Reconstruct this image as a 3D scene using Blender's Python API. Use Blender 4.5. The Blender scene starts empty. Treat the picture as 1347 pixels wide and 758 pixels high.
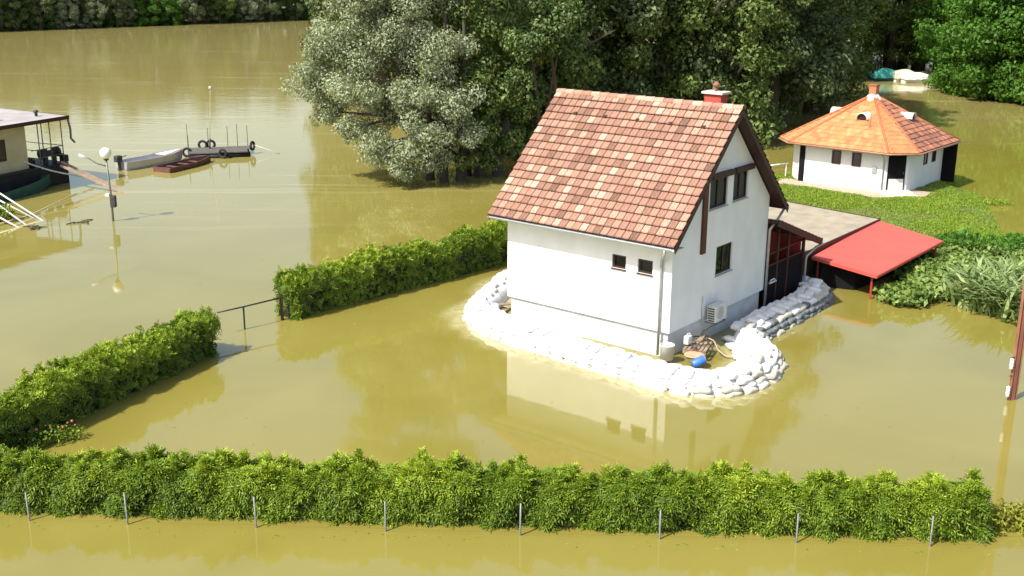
import bpy, bmesh, math, random
import numpy as np
from mathutils import Vector, Matrix
from math import sin, cos, pi, radians, sqrt, atan2
SC = bpy.context.scene
COL = SC.collection
R = random.Random(7)
# ------------------------------------------------------------------ camera
CF, CP, CR, CH = 1489.77, 0.283881, 0.0067, 11.995
fw = Vector((0, cos(CP), -sin(CP))); up0 = Vector((0, sin(CP), cos(CP))); rt0 = Vector((1, 0, 0))
rt = rt0*cos(CR) + up0*sin(CR); up = up0*cos(CR) - rt0*sin(CR)
cd = bpy.data.cameras.new('camera'); cam = bpy.data.objects.new('camera', cd); COL.objects.link(cam)
cd.sensor_width = 36; cd.lens = CF/1347*36; cd.clip_start = .1; cd.clip_end = 3000
M = Matrix((rt, up, -fw)).transposed().to_4x4(); M.translation = (0, 0, CH); cam.matrix_world = M
SC.camera = cam
def G(x, y, z=0.0):      # a measured point of the photograph (1347x758) set down on the level z
    d = fw + rt*((x-673.5)/CF) - up*((y-379)/CF)
    return Vector((0, 0, CH)) + d*((z-CH)/d.z)
# ------------------------------------------------------------------ light
SUN_EL = 50.0
sh = Vector((-.765, -.644)).normalized()                 # horizontal direction towards the sun
w = bpy.data.worlds.new('World'); SC.world = w; w.use_nodes = True
nt = w.node_tree; sky = nt.nodes.new('ShaderNodeTexSky'); sky.sky_type = 'NISHITA'; sky.sun_disc = False
sky.sun_elevation = radians(SUN_EL); sky.sun_rotation = atan2(sh.x, sh.y); sky.dust_density = 3.0; sky.air_density = 1.3; sky.ozone_density = 1.0
bg = nt.nodes['Background']; bg.inputs['Strength'].default_value = 0.138
nt.links.new(sky.outputs[0], bg.inputs[0])
sl = bpy.data.lights.new('sun', 'SUN'); sl.energy = 4.8; sl.angle = radians(.55); sl.color = (1, .95, .86)
so = bpy.data.objects.new('sun', sl); COL.objects.link(so)
sd = Vector((sh.x*cos(radians(SUN_EL)), sh.y*cos(radians(SUN_EL)), sin(radians(SUN_EL))))
so.rotation_euler = sd.to_track_quat('Z', 'Y').to_euler(); so.location = (-30, -20, 50)
SC.view_settings.view_transform = 'Standard'; SC.view_settings.look = 'None'; SC.view_settings.gamma = 1
SC.view_settings.exposure = 0.56
SC.cycles.max_bounces = 6; SC.cycles.diffuse_bounces = 2; SC.cycles.glossy_bounces = 3; SC.cycles.transparent_max_bounces = 8
SC.cycles.transmission_bounces = 3
# ------------------------------------------------------------------ materials
MATS = {}
def mat(name, c, rough=.8, var=.15, scale=3., bump=0., bscale=20., metal=0., c2=None, spec=.4, transl=0., coords='Object', stretch=(1, 1, 1)):
    if name in MATS: return MATS[name]
    m = bpy.data.materials.new(name); m.use_nodes = True; n = m.node_tree; b = n.nodes['Principled BSDF']
    b.inputs['Roughness'].default_value = rough; b.inputs['Metallic'].default_value = metal
    b.inputs['Specular IOR Level'].default_value = spec
    tc = n.nodes.new('ShaderNodeTexCoord'); mp = n.nodes.new('ShaderNodeMapping'); mp.inputs['Scale'].default_value = stretch
    n.links.new(tc.outputs[coords], mp.inputs[0])
    no = n.nodes.new('ShaderNodeTexNoise'); no.inputs['Scale'].default_value = scale; no.inputs['Detail'].default_value = 5
    n.links.new(mp.outputs[0], no.inputs[0])
    ra = n.nodes.new('ShaderNodeValToRGB'); ra.color_ramp.elements[0].position = .3; ra.color_ramp.elements[1].position = .7
    lo = c2 if c2 else tuple(x*(1-var) for x in c); hi = c if c2 else tuple(min(1, x*(1+var*.6)) for x in c)
    ra.color_ramp.elements[0].color = (*lo, 1); ra.color_ramp.elements[1].color = (*hi, 1)
    n.links.new(no.outputs[0], ra.inputs[0]); n.links.new(ra.outputs[0], b.inputs['Base Color'])
    if bump:
        n2 = n.nodes.new('ShaderNodeTexNoise'); n2.inputs['Scale'].default_value = bscale; n2.inputs['Detail'].default_value = 4
        n.links.new(mp.outputs[0], n2.inputs[0])
        bp = n.nodes.new('ShaderNodeBump'); bp.inputs['Strength'].default_value = bump; bp.inputs['Distance'].default_value = .03
        n.links.new(n2.outputs[0], bp.inputs['Height']); n.links.new(bp.outputs[0], b.inputs['Normal'])
    MATS[name] = m; return m
def tint_mat(name, stops, rough=.6, transl=0., spec=.3, noise=0.):      # colour of each leaf / tile from its own 'tint' value
    m = bpy.data.materials.new(name); m.use_nodes = True; n = m.node_tree; b = n.nodes['Principled BSDF']
    b.inputs['Roughness'].default_value = rough; b.inputs['Specular IOR Level'].default_value = spec
    at = n.nodes.new('ShaderNodeAttribute'); at.attribute_name = 'tint'
    ra = n.nodes.new('ShaderNodeValToRGB'); el = ra.color_ramp.elements
    while len(el) < len(stops): el.new(.5)
    for e, (p, c) in zip(el, stops): e.position = p; e.color = (*c, 1)
    src = at.outputs['Fac']
    if noise:
        tc = n.nodes.new('ShaderNodeTexCoord'); no = n.nodes.new('ShaderNodeTexNoise'); no.inputs['Scale'].default_value = noise; no.inputs['Detail'].default_value = 4
        n.links.new(tc.outputs['Object'], no.inputs[0])
        ma = n.nodes.new('ShaderNodeMath'); ma.operation = 'MULTIPLY_ADD'; ma.inputs[1].default_value = .9; ma.inputs[2].default_value = -.45
        n.links.new(no.outputs[0], ma.inputs[0]); ad = n.nodes.new('ShaderNodeMath'); ad.operation = 'ADD'; ad.use_clamp = True
        n.links.new(ma.outputs[0], ad.inputs[0]); n.links.new(src, ad.inputs[1]); src = ad.outputs[0]
    n.links.new(src, ra.inputs[0]); n.links.new(ra.outputs[0], b.inputs['Base Color'])
    if transl:
        tr = n.nodes.new('ShaderNodeBsdfTranslucent'); mx = n.nodes.new('ShaderNodeMixShader'); mx.inputs[0].default_value = transl
        gm = n.nodes.new('ShaderNodeMixRGB'); gm.blend_type = 'MULTIPLY'; gm.inputs[0].default_value = 1; gm.inputs[2].default_value = (1.3, 1.35, .5, 1)
        n.links.new(ra.outputs[0], gm.inputs[1]); n.links.new(gm.outputs[0], tr.inputs[0])
        n.links.new(b.outputs[0], mx.inputs[1]); n.links.new(tr.outputs[0], mx.inputs[2])
        n.links.new(mx.outputs[0], n.nodes['Material Output'].inputs[0])
    MATS[name] = m; return m
WHITE = mat('white_render', (.79, .80, .80), .85, .08, 1.1, .2, 40, stretch=(1.2, 1.2, .7))
PLINTH = mat('plinth_render', (.60, .61, .61), .85, .12, 2.5, .2, 30)
DARKWOOD = mat('dark_stained_wood', (.045, .018, .014), .55, .3, 8, .2, 30, stretch=(1, 1, .2))
REDWOOD = mat('red_stained_wood', (.09, .02, .016), .5, .25, 8)
ZINC = mat('zinc', (.42, .45, .46), .45, .12, 4, metal=.5)
CHIMRED = mat('chimney_red', (.42, .07, .05), .8, .15, 5, .2, 30)
CONC = mat('concrete', (.33, .285, .21), .9, .2, 1.6, .25, 14)
CONCW = mat('pale_concrete', (.6, .56, .48), .9, .15, 2, .2, 14)
BLACK = mat('dark_opening', (.012, .011, .012), .7, .2, 5)
NET_SHADE = mat('dark_screen_and_shade', (.009, .008, .010), .9, .3, 2.2, spec=.15)  # dark netting and boards; also paints shade under canopy and at hut corner
REDSHEET = mat('red_roof_sheet', (.60, .095, .07), .5, .07, .9, .05, 6)
REDWALL = mat('red_painted_wall', (.42, .05, .04), .7, .15, 3)
BAG = mat('white_bag', (.74, .74, .72), .75, .14, 7, .7, 22)
BAGG = mat('soiled_white_bag', (.50, .47, .40), .75, .25, 5, .5, 16)
BAGD = mat('wet_shaded_bag', (.16, .17, .18), .5, .5, 9, .6, 16)
SHEET = mat('white_plastic_sheeting', (.7, .71, .72), .5, .06, 2, .6, 4)
BUCKET = mat('off_white_plastic', (.66, .65, .60), .45, .08, 4)
BLUEP = mat('blue_plastic', (.05, .16, .5), .4, .15, 4)
TIMBER = mat('weathered_timber', (.30, .22, .15), .85, .3, 5, .2, 30, stretch=(1, 1, 1))
RUST = mat('rusty_steel', (.27, .11, .07), .8, .3, 5, .3, 20, stretch=(1, 1, .3))
STEEL = mat('galvanised_steel', (.17, .18, .165), .5, .15, 6, metal=.4)
WPAINT = mat('white_paint', (.78, .78, .75), .5, .06, 5)
GLOBE = mat('opal_globe', (.85, .84, .80), .25, .02, 3)
HULL = mat('black_hull_steel', (.018, .018, .022), .55, .5, 2, .15, 8)
CABIN = mat('cream_cabin_paint', (.50, .43, .27), .7, .12, 1.5)
ROOFG = mat('grey_bitumen_roof', (.34, .32, .31), .85, .2, .8, .15, 10)
ALU = mat('boat_aluminium', (.50, .48, .53), .4, .12, 2, metal=.35)
BOATB = mat('brown_boat_paint', (.13, .06, .05), .6, .25, 3)
BOATG = mat('green_boat_paint', (.02, .09, .07), .55, .25, 3)
DECK = mat('grey_deck_planks', (.12, .11, .10), .9, .35, 3, .3, 12, stretch=(1, 6, 1))
RUBBER = mat('tyre_rubber', (.022, .022, .022), .8, .2, 6)
ROPE = mat('pale_rope', (.62, .6, .55), .8, .1, 8)
HOSE = mat('brown_hose', (.42, .30, .19), .5, .15, 8)
BARK = mat('bark', (.085, .07, .055), .95, .4, 4, .5, 12, stretch=(1, 1, .25))
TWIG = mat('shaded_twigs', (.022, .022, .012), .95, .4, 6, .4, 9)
TEAL = mat('teal_tarp', (.05, .30, .27), .6, .2, 2, .4, 4)
CREAM = mat('cream_tarp', (.62, .57, .42), .6, .12, 2, .4, 4)
GREYTARP = mat('off_white_tarp', (.68, .68, .64), .55, .1, 2, .4, 4)
DSTEEL = mat('dark_steel', (.05, .05, .05), .6, .3, 6)
CURT = mat('curtain', (.55, .53, .46), .9, .15, 8, stretch=(9, 9, .3))
ACW = mat('appliance_white', (.60, .60, .56), .5, .05, 4)
MORTAR = mat('pale_mortar', (.55, .45, .36), .9, .2, 4)
FLOWER = mat('pink_petals', (.42, .10, .10), .6, .35, 9)
def glass():
    m = bpy.data.materials.new('window_glass'); m.use_nodes = True; n = m.node_tree; b = n.nodes['Principled BSDF']
    b.inputs['Base Color'].default_value = (.02, .025, .03, 1); b.inputs['Roughness'].default_value = .04; b.inputs['Specular IOR Level'].default_value = .7
    t = n.nodes.new('ShaderNodeBsdfTransparent'); t.inputs[0].default_value = (.55, .6, .6, 1); mx = n.nodes.new('ShaderNodeMixShader'); mx.inputs[0].default_value = .6
    n.links.new(b.outputs[0], mx.inputs[1]); n.links.new(t.outputs[0], mx.inputs[2]); n.links.new(mx.outputs[0], n.nodes['Material Output'].inputs[0])
    return m
GLASS = glass()
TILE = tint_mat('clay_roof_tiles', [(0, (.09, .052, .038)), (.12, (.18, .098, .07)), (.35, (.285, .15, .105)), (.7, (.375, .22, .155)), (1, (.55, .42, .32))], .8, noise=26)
TILEO = tint_mat('orange_roof_tiles', [(0, (.40, .13, .06)), (.5, (.62, .21, .08)), (1, (.70, .28, .13))], .75, noise=3)
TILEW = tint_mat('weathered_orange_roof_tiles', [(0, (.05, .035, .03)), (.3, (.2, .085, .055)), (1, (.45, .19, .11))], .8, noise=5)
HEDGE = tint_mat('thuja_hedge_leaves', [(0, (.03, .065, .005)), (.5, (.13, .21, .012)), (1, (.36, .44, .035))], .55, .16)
WILLOW = tint_mat('silver_willow_leaves', [(0, (.14, .17, .09)), (.5, (.29, .33, .21)), (1, (.46, .50, .35))], .5, .25)
POPLAR = tint_mat('dark_poplar_leaves', [(0, (.035, .05, .018)), (.5, (.095, .13, .05)), (1, (.25, .29, .13))], .55, .2)
OAKM = tint_mat('mid_green_leaves', [(0, (.04, .065, .014)), (.5, (.12, .175, .042)), (1, (.28, .34, .12))], .55, .25)
LIME = tint_mat('bright_green_leaves', [(0, (.03, .075, .008)), (.6, (.08, .19, .02)), (1, (.15, .30, .04))], .55, .3)
REED = tint_mat('reed_leaves', [(0, (.07, .13, .03)), (.6, (.22, .30, .10)), (1, (.50, .54, .28))], .5, .25)
GRASS = tint_mat('grass_blades', [(0, (.11, .18, .015)), (.6, (.23, .34, .03)), (1, (.40, .46, .10))], .6, .3)
# ------------------------------------------------------------------ helpers
def tag(o, label=None, cat=None, group=None, kind=None):
    if label: o['label'] = label
    if cat: o['category'] = cat
    if group: o['group'] = group
    if kind: o['kind'] = kind
    return o
def empty(name, loc, rz=0., label=None, cat=None, group=None):
    o = bpy.data.objects.new(name, None); COL.objects.link(o); o.location = loc; o.rotation_euler = (0, 0, rz)
    o.empty_display_size = .2
    return tag(o, label, cat, group)
class MB:
    def __init__(s): s.v = []; s.f = []; s.sm = []; s.t = []
    def add(s, vs, fs, smooth=False, tint=0.5):
        k = len(s.v); s.v += [tuple(v) for v in vs]; s.f += [tuple(i+k for i in f) for f in fs]; s.sm += [smooth]*len(fs); s.t += [tint]*len(fs)
    def box(s, a, b, M=None):
        x0, y0, z0 = a; x1, y1, z1 = b
        vs = [Vector(p) for p in ((x0, y0, z0), (x1, y0, z0), (x1, y1, z0), (x0, y1, z0), (x0, y0, z1), (x1, y0, z1), (x1, y1, z1), (x0, y1, z1))]
        if M: vs = [M @ v for v in vs]
        s.add(vs, [(0, 3, 2, 1), (4, 5, 6, 7), (0, 1, 5, 4), (1, 2, 6, 5), (2, 3, 7, 6), (3, 0, 4, 7)]); return s
    def prism(s, pts, z0, z1):
        n = len(pts); a = sum(pts[i][0]*pts[(i+1) % n][1]-pts[(i+1) % n][0]*pts[i][1] for i in range(n))
        if a < 0: pts = pts[::-1]
        vs = [(p[0], p[1], z0) for p in pts]+[(p[0], p[1], z1) for p in pts]
        s.add(vs, [tuple(range(n))[::-1], tuple(range(n, 2*n))]+[(i, (i+1) % n, n+(i+1) % n, n+i) for i in range(n)]); return s
    def tube(s, pts, r, n=8, r1=None, caps=True):
        pts = [Vector(p) for p in pts]; k = len(pts); rings = []
        ref = None
        for i, p in enumerate(pts):
            d = (pts[min(i+1, k-1)]-pts[max(i-1, 0)]).normalized()
            if ref is None: ref = Vector((0, 0, 1)) if abs(d.z) < .9 else Vector((1, 0, 0))
            a = d.cross(ref)
            if a.length < 1e-4: a = d.cross(Vector((0, 1, 0)))
            a.normalize(); b = d.cross(a).normalized(); ref = -b if b.dot(ref) < 0 else b
            rr = r[i] if isinstance(r, (list, tuple)) else (r if r1 is None else r+(r1-r)*i/(k-1))
            rings.append([p+a*cos(2*pi*j/n)*rr+b*sin(2*pi*j/n)*rr for j in range(n)])
        vs = [v for rg in rings for v in rg]; fs = [(i*n+j, i*n+(j+1) % n, (i+1)*n+(j+1) % n, (i+1)*n+j) for i in range(k-1) for j in range(n)]
        if caps: fs += [tuple(range(n))[::-1], tuple(range((k-1)*n, k*n))]
        s.add(vs, fs, True); return s
    def bar(s, a, b, w, h=None):
        h = h or w; a = Vector(a); b = Vector(b); d = (b-a).normalized(); ref = Vector((0, 0, 1)) if abs(d.z) < .95 else Vector((1, 0, 0))
        x = d.cross(ref).normalized()*w/2; y = x.cross(d).normalized()*h/2
        vs = [a-x-y, a+x-y, a+x+y, a-x+y, b-x-y, b+x-y, b+x+y, b-x+y]
        s.add(vs, [(0, 3, 2, 1), (4, 5, 6, 7), (0, 1, 5, 4), (1, 2, 6, 5), (2, 3, 7, 6), (3, 0, 4, 7)]); return s
    def lathe(s, prof, c=(0, 0, 0), n=16):
        c = Vector(c); k = len(prof); vs = [c+Vector((r*cos(2*pi*j/n), r*sin(2*pi*j/n), z)) for r, z in prof for j in range(n)]
        fs = [(i*n+j, i*n+(j+1) % n, (i+1)*n+(j+1) % n, (i+1)*n+j) for i in range(k-1) for j in range(n)]
        s.add(vs, fs, True); return s
    def torus(s, c, axis, R_, r, n=18, m=8):
        c = Vector(c); q = Vector(axis).to_track_quat('Z', 'Y')
        vs = [c+q @ Vector(((R_+r*cos(2*pi*j/m))*cos(2*pi*i/n), (R_+r*cos(2*pi*j/m))*sin(2*pi*i/n), r*sin(2*pi*j/m))) for i in range(n) for j in range(m)]
        fs = [(i*m+j, ((i+1) % n)*m+j, ((i+1) % n)*m+(j+1) % m, i*m+(j+1) % m) for i in range(n) for j in range(m)]
        s.add(vs, fs, True); return s
    def build(s, name, material, parent=None, bevel=0., loc=None):
        me = bpy.data.meshes.new(name); me.from_pydata(s.v, [], s.f); me.materials.append(material)
        me.polygons.foreach_set('use_smooth', s.sm)
        if any(t != .5 for t in s.t):
            at = me.attributes.new('tint', 'FLOAT', 'FACE'); at.data.foreach_set('value', s.t)
        me.update(); o = bpy.data.objects.new(name, me); COL.objects.link(o)
        if parent: o.parent = parent
        if loc is not None: o.location = loc
        if bevel:
            md = o.modifiers.new('bevel', 'BEVEL'); md.width = bevel; md.segments = 2; md.limit_method = 'ANGLE'
        return o
def copy_tree(o, parent=None):
    c = o.copy(); COL.objects.link(c)
    if parent: c.parent = parent
    for ch in o.children: copy_tree(ch, c)
    return c
def leafmesh(name, P, N, L, W, T, material, seed=0, droop=0., spin=True, D=None):
    """one mesh of many small leaves. P points, N leaf normals, L lengths, W widths, T tints, D long directions"""
    rg = np.random.default_rng(seed); n = len(P)
    N = N/np.linalg.norm(N, axis=1, keepdims=True)
    if D is None: D = rg.normal(size=(n, 3))
    D = D-N*(D*N).sum(1, keepdims=True); D /= np.linalg.norm(D, axis=1, keepdims=True)+1e-9
    S = np.cross(N, D); L = L[:, None]; W = W[:, None]
    v = np.empty((n, 4, 3)); v[:, 0] = P-D*L*.5; v[:, 1] = P+S*W*.5+N*W*.12; v[:, 2] = P+D*L*.5; v[:, 2, 2] -= droop*L[:, 0]; v[:, 3] = P-S*W*.5+N*W*.12
    me = bpy.data.meshes.new(name); me.vertices.add(n*4); me.vertices.foreach_set('co', v.ravel())
    me.loops.add(n*4); me.loops.foreach_set('vertex_index', np.arange(n*4)); me.polygons.add(n)
    me.polygons.foreach_set('loop_start', np.arange(n)*4); me.polygons.foreach_set('loop_total', np.full(n, 4))
    me.update(calc_edges=True)
    at = me.attributes.new('tint', 'FLOAT', 'FACE'); at.data.foreach_set('value', np.clip(T, 0, 1).astype(np.float32))
    me.materials.append(material); return me
def mobj(name, me, parent=None, loc=None):
    o = bpy.data.objects.new(name, me); COL.objects.link(o)
    if parent: o.parent = parent
    if loc is not None: o.location = loc
    return o
def clump_cloud(clumps, dens, rg, hollow=.55):
    """leaf points over lumpy clumps (centre, radius xyz): returns points, outward dirs, tint base"""
    Ps, Os, Ts = [], [], []
    for c, r in clumps:
        r = np.array(r, float) if hasattr(r, '__len__') else np.array([r, r, r*.8]); area = 4*pi*(r.prod())**(2/3)
        n = max(8, int(area*dens)); d = rg.normal(size=(n, 3)); d /= np.linalg.norm(d, axis=1, keepdims=True)
        ph = rg.uniform(0, 6.28, 6)
        lump = 1+.13*np.sin(d[:, 0]*5+ph[0])*np.sin(d[:, 1]*5+ph[1])+.1*np.sin(d[:, 2]*7+ph[2]+d[:, 0]*4)+.07*np.sin(d[:, 1]*11+ph[3])
        rad = (hollow+(1.08-hollow)*rg.uniform(0, 1, n)**.55)*lump
        Ps.append(np.array(c)+d*r*rad[:, None]); Os.append(d); Ts.append(np.full(n, rg.normal(0, .11)))
    return np.vstack(Ps), np.vstack(Os), np.concatenate(Ts)
def leafmat_of(o, m): o.data.materials[0] = m

# ------------------------------------------------------------------ the setting: ground, water
HX = Vector((19.72, 62.5, 0))                                   # middle of the hut
ISL = [G(1005, 262), G(1003, 236), G(1050, 222), G(1240, 232), G(1262, 250), G(1298, 260), G(1312, 285), G(1330, 315), G(1290, 345), G(1238, 335), G(1200, 315), G(1150, 300), G(1080, 275)]
def sdist(px, py, poly):
    d = 1e9; inside = False; n = len(poly)
    for i in range(n):
        a, b = poly[i], poly[(i+1) % n]
        ex, ey = b[0]-a[0], b[1]-a[1]; t = max(0, min(1, ((px-a[0])*ex+(py-a[1])*ey)/(ex*ex+ey*ey)))
        d = min(d, math.hypot(px-a[0]-ex*t, py-a[1]-ey*t))
        if (a[1] > py) != (b[1] > py) and px < ex*(py-a[1])/(ey)+a[0]: inside = not inside
    return d if inside else -d
def sstep(a, b, x): t = max(0, min(1, (x-a)/(b-a))); return t*t*(3-2*t)
def shore_y(x):                                                  # far bank line
    return min(290, 187+(x+82)*.98) if x > -160 else 110
def ground_h(x, y):
    h = -1.6
    if -5 < x < 50 and 30 < y < 85:
        d = sdist(x, y, ISL); h = max(h, -1.6+1.88*sstep(-2.6, 1.2, d) + .03*sin(x*2.1)*cos(y*1.7))
    sb = shore_y(x); h = max(h, -1.6+3.2*sstep(sb-2, sb+9, y)+ (max(0, y-sb-8)*.01))
    h = max(h, -1.6+2.6*sstep(-14, -24, y))
    return h
def grid_obj(name, xs, ys, hf, material, attr=None):
    nx, ny = len(xs), len(ys); v = [(x, y, hf(x, y)) for y in ys for x in xs]
    f = [(j*nx+i, j*nx+i+1, (j+1)*nx+i+1, (j+1)*nx+i) for j in range(ny-1) for i in range(nx-1)]
    me = bpy.data.meshes.new(name); me.from_pydata(v, [], f); me.polygons.foreach_set('use_smooth', [True]*len(f))
    if attr:
        at = me.attributes.new('silt', 'FLOAT', 'POINT'); at.data.foreach_set('value', [attr(p[0], p[1]) for p in v])
    me.materials.append(material); o = bpy.data.objects.new(name, me); COL.objects.link(o); return o
def rng(a, b, s):
    r = []; x = a
    while x < b: r.append(x); x += s
    return r
xs = rng(-900, -120, 60)+rng(-120, 0, 6)+rng(0, 40, .5)+rng(40, 130, 6)+rng(130, 901, 60)
ys = rng(-120, 0, 8)+rng(0, 36, 4)+rng(36, 80, .5)+rng(80, 340, 5)+rng(340, 1400, 80)
GROUND = mat('grassy_ground', (.085, .15, .022), .95, .3, .9, .5, 10, c2=(.16, .14, .06))
tag(grid_obj('ground', xs, ys, ground_h, GROUND), kind='structure')

# house frame (local x along the gable, local y along the long wall)
HC = Vector((4.872, 33.271, 0)); HA = atan2(.7823, .6229)
HM = Matrix.Translation(HC) @ Matrix.Rotation(HA, 4, 'Z')
W_, L_, PZ = 6.36, 6.43, .84
def hl(b, a, z=0): return HM @ Vector((b, a, z))
BERM = [hl(*p) for p in [(4.4, 9.2), (3.0, 8.8), (1.25, 8.1), (-.2, 7.3), (-1.1, 5.9), (-1.42, 3.6), (-1.65, .6), (-1.65, -1.6), (-1.2, -2.45), (0, -2.75), (1.2, -2.5), (1.95, -2.1), (2.6, -1.35), (3.5, -.95), (4.6, -.85), (6.4, -.85), (8.3, -.85), (9.6, -.5), (9.9, .5), (9.7, 1.6)]]
def catmull(P, step=.25):
    out = []
    for i in range(len(P)-1):
        p0 = P[max(i-1, 0)]; p1 = P[i]; p2 = P[i+1]; p3 = P[min(i+2, len(P)-1)]; n = max(2, int((p2-p1).length/step))
        for k in range(n):
            t = k/n; out.append(.5*((2*p1)+(p2-p0)*t+(2*p0-5*p1+4*p2-p3)*t*t+(3*p1-p0-3*p2+p3)*t**3))
    out.append(P[-1]); return out
BP = catmull(BERM)
bpa = np.array([[p.x, p.y] for p in BP])
def silt(x, y):
    if not (-8 < x < 18 and 24 < y < 48): return 0.
    d = np.sqrt(((bpa-np.array([x, y]))**2).sum(1)); i = int(d.argmin()); dm = d[i]
    front = sstep(3.0, -1.0, (Vector((x, y, 0))-HC).dot(Vector((.7823, -.6229, 0)))*0 + max(0, (x-5.5)))   # strongest before the long wall
    wob = .25*sin(x*2.3+y)+.18*sin(x*5.1-y*3.3)
    a = sstep(1.55+wob, .75, dm)*.75
    b = sstep(.95+wob*.4, .5, dm)
    return max(a*(1-sstep(4, 9, x))+0.25*a, b*.8)
def water_mat():
    m = bpy.data.materials.new('muddy_flood_water'); m.use_nodes = True; n = m.node_tree; b = n.nodes['Principled BSDF']; lk = n.links.new
    b.inputs['IOR'].default_value = 1.6; b.inputs['Roughness'].default_value = .035; b.inputs['Specular IOR Level'].default_value = .5
    tc = n.nodes.new('ShaderNodeTexCoord'); geo = tc.outputs['Object']
    def noise(scale, st, det=3, dist=0., rot=0.):
        mp = n.nodes.new('ShaderNodeMapping'); mp.inputs['Scale'].default_value = st; mp.inputs['Rotation'].default_value = (0, 0, rot); lk(geo, mp.inputs[0])
        no = n.nodes.new('ShaderNodeTexNoise'); no.inputs['Scale'].default_value = scale; no.inputs['Detail'].default_value = det; no.inputs['Distortion'].default_value = dist
        lk(mp.outputs[0], no.inputs[0]); return no.outputs[0]
    ra = n.nodes.new('ShaderNodeValToRGB'); ra.color_ramp.elements[0].position = .32; ra.color_ramp.elements[1].position = .7
    ra.color_ramp.elements[0].color = (.205, .177, .034, 1); ra.color_ramp.elements[1].color = (.24, .206, .048, 1)
    lk(noise(.11, (1, 1, 1), 4, 1.6), ra.inputs[0])
    # the river proper, to the left and far away, is browner than the still water in the gardens
    sx = n.nodes.new('ShaderNodeSeparateXYZ'); lk(geo, sx.inputs[0])
    riv = n.nodes.new('ShaderNodeMath'); riv.operation = 'MULTIPLY_ADD'; riv.inputs[1].default_value = -.45; lk(sx.outputs[0], riv.inputs[0]); lk(sx.outputs[1], riv.inputs[2])
    mr = n.nodes.new('ShaderNodeMapRange'); mr.inputs[1].default_value = 50; mr.inputs[2].default_value = 95; lk(riv.outputs[0], mr.inputs[0])
    mx = n.nodes.new('ShaderNodeMixRGB'); mx.inputs[2].default_value = (.31, .265, .09, 1); lk(mr.outputs[0], mx.inputs[0]); lk(ra.outputs[0], mx.inputs[1])
    # shallow greenish water round the hut
    ds = n.nodes.new('ShaderNodeVectorMath'); ds.operation = 'DISTANCE'; ds.inputs[1].default_value = (38, 62, 0); lk(geo, ds.inputs[0])
    m3 = n.nodes.new('ShaderNodeMapRange'); m3.inputs[1].default_value = 26; m3.inputs[2].default_value = 10; lk(ds.outputs['Value'], m3.inputs[0])
    mg = n.nodes.new('ShaderNodeMixRGB'); mg.inputs[2].default_value = (.20, .19, .03, 1); lk(m3.outputs[0], mg.inputs[0]); lk(mx.outputs[0], mg.inputs[1])
    # streaks of foam and silt drifting on the river
    st = n.nodes.new('ShaderNodeValToRGB'); st.color_ramp.elements[0].position = .57; st.color_ramp.elements[1].position = .68
    lk(noise(.22, (.35, 3.2, 1), 3, .4, -.12), st.inputs[0])
    m2 = n.nodes.new('ShaderNodeMath'); m2.operation = 'MULTIPLY'; lk(st.outputs[0], m2.inputs[0]); lk(mr.outputs[0], m2.inputs[1])
    m2b = n.nodes.new('ShaderNodeMath'); m2b.operation = 'MULTIPLY'; m2b.inputs[1].default_value = .85; lk(m2.outputs[0], m2b.inputs[0])
    ms = n.nodes.new('ShaderNodeMixRGB'); ms.inputs[2].default_value = (.42, .36, .2, 1); lk(m2b.outputs[0], ms.inputs[0]); lk(mg.outputs[0], ms.inputs[1])
    at = n.nodes.new('ShaderNodeAttribute'); at.attribute_name = 'silt'
    sn = n.nodes.new('ShaderNodeMath'); sn.operation = 'MULTIPLY'; lk(at.outputs['Fac'], sn.inputs[0]); 
    r5 = n.nodes.new('ShaderNodeMapRange'); r5.inputs[1].default_value = .35; r5.inputs[2].default_value = .6; r5.inputs[3].default_value = .45; lk(noise(5, (1, 1, 1), 5, .8), r5.inputs[0]); lk(r5.outputs[0], sn.inputs[1])
    m4 = n.nodes.new('ShaderNodeMixRGB'); m4.inputs[2].default_value = (.44, .40, .22, 1); lk(sn.outputs[0], m4.inputs[0]); lk(ms.outputs[0], m4.inputs[1])
    lk(m4.outputs[0], b.inputs['Base Color'])
    # ripples: still in the gardens, stronger on the river
    rp = noise(1.1, (.6, 1.6, 1), 4, .3, -.1); rs = noise(.35, (1, 1, 1), 2)
    bp = n.nodes.new('ShaderNodeBump'); bp.inputs['Distance'].default_value = .05
    str_ = n.nodes.new('ShaderNodeMapRange'); str_.inputs[3].default_value = .035; str_.inputs[4].default_value = .2; lk(mr.outputs[0], str_.inputs[0]); 
    lk(str_.outputs[0], bp.inputs['Strength']); lk(rp, bp.inputs['Height'])
    bp2 = n.nodes.new('ShaderNodeBump'); bp2.inputs['Distance'].default_value = .1; bp2.inputs['Strength'].default_value = .035; lk(rs, bp2.inputs['Height']); lk(bp.outputs[0], bp2.inputs['Normal'])
    lk(bp2.outputs[0], b.inputs['Normal'])
    return m
WATER = water_mat()
xs = rng(-900, -120, 120)+rng(-120, -8, 16)+rng(-8, 18, .2)+rng(18, 130, 14)+rng(130, 901, 120)
ys = rng(-120, 24, 16)+rng(24, 48, .2)+rng(48, 300, 20)+rng(300, 1400, 150)
tag(grid_obj('water', xs, ys, lambda x, y: 0., WATER, silt), kind='structure')

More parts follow.
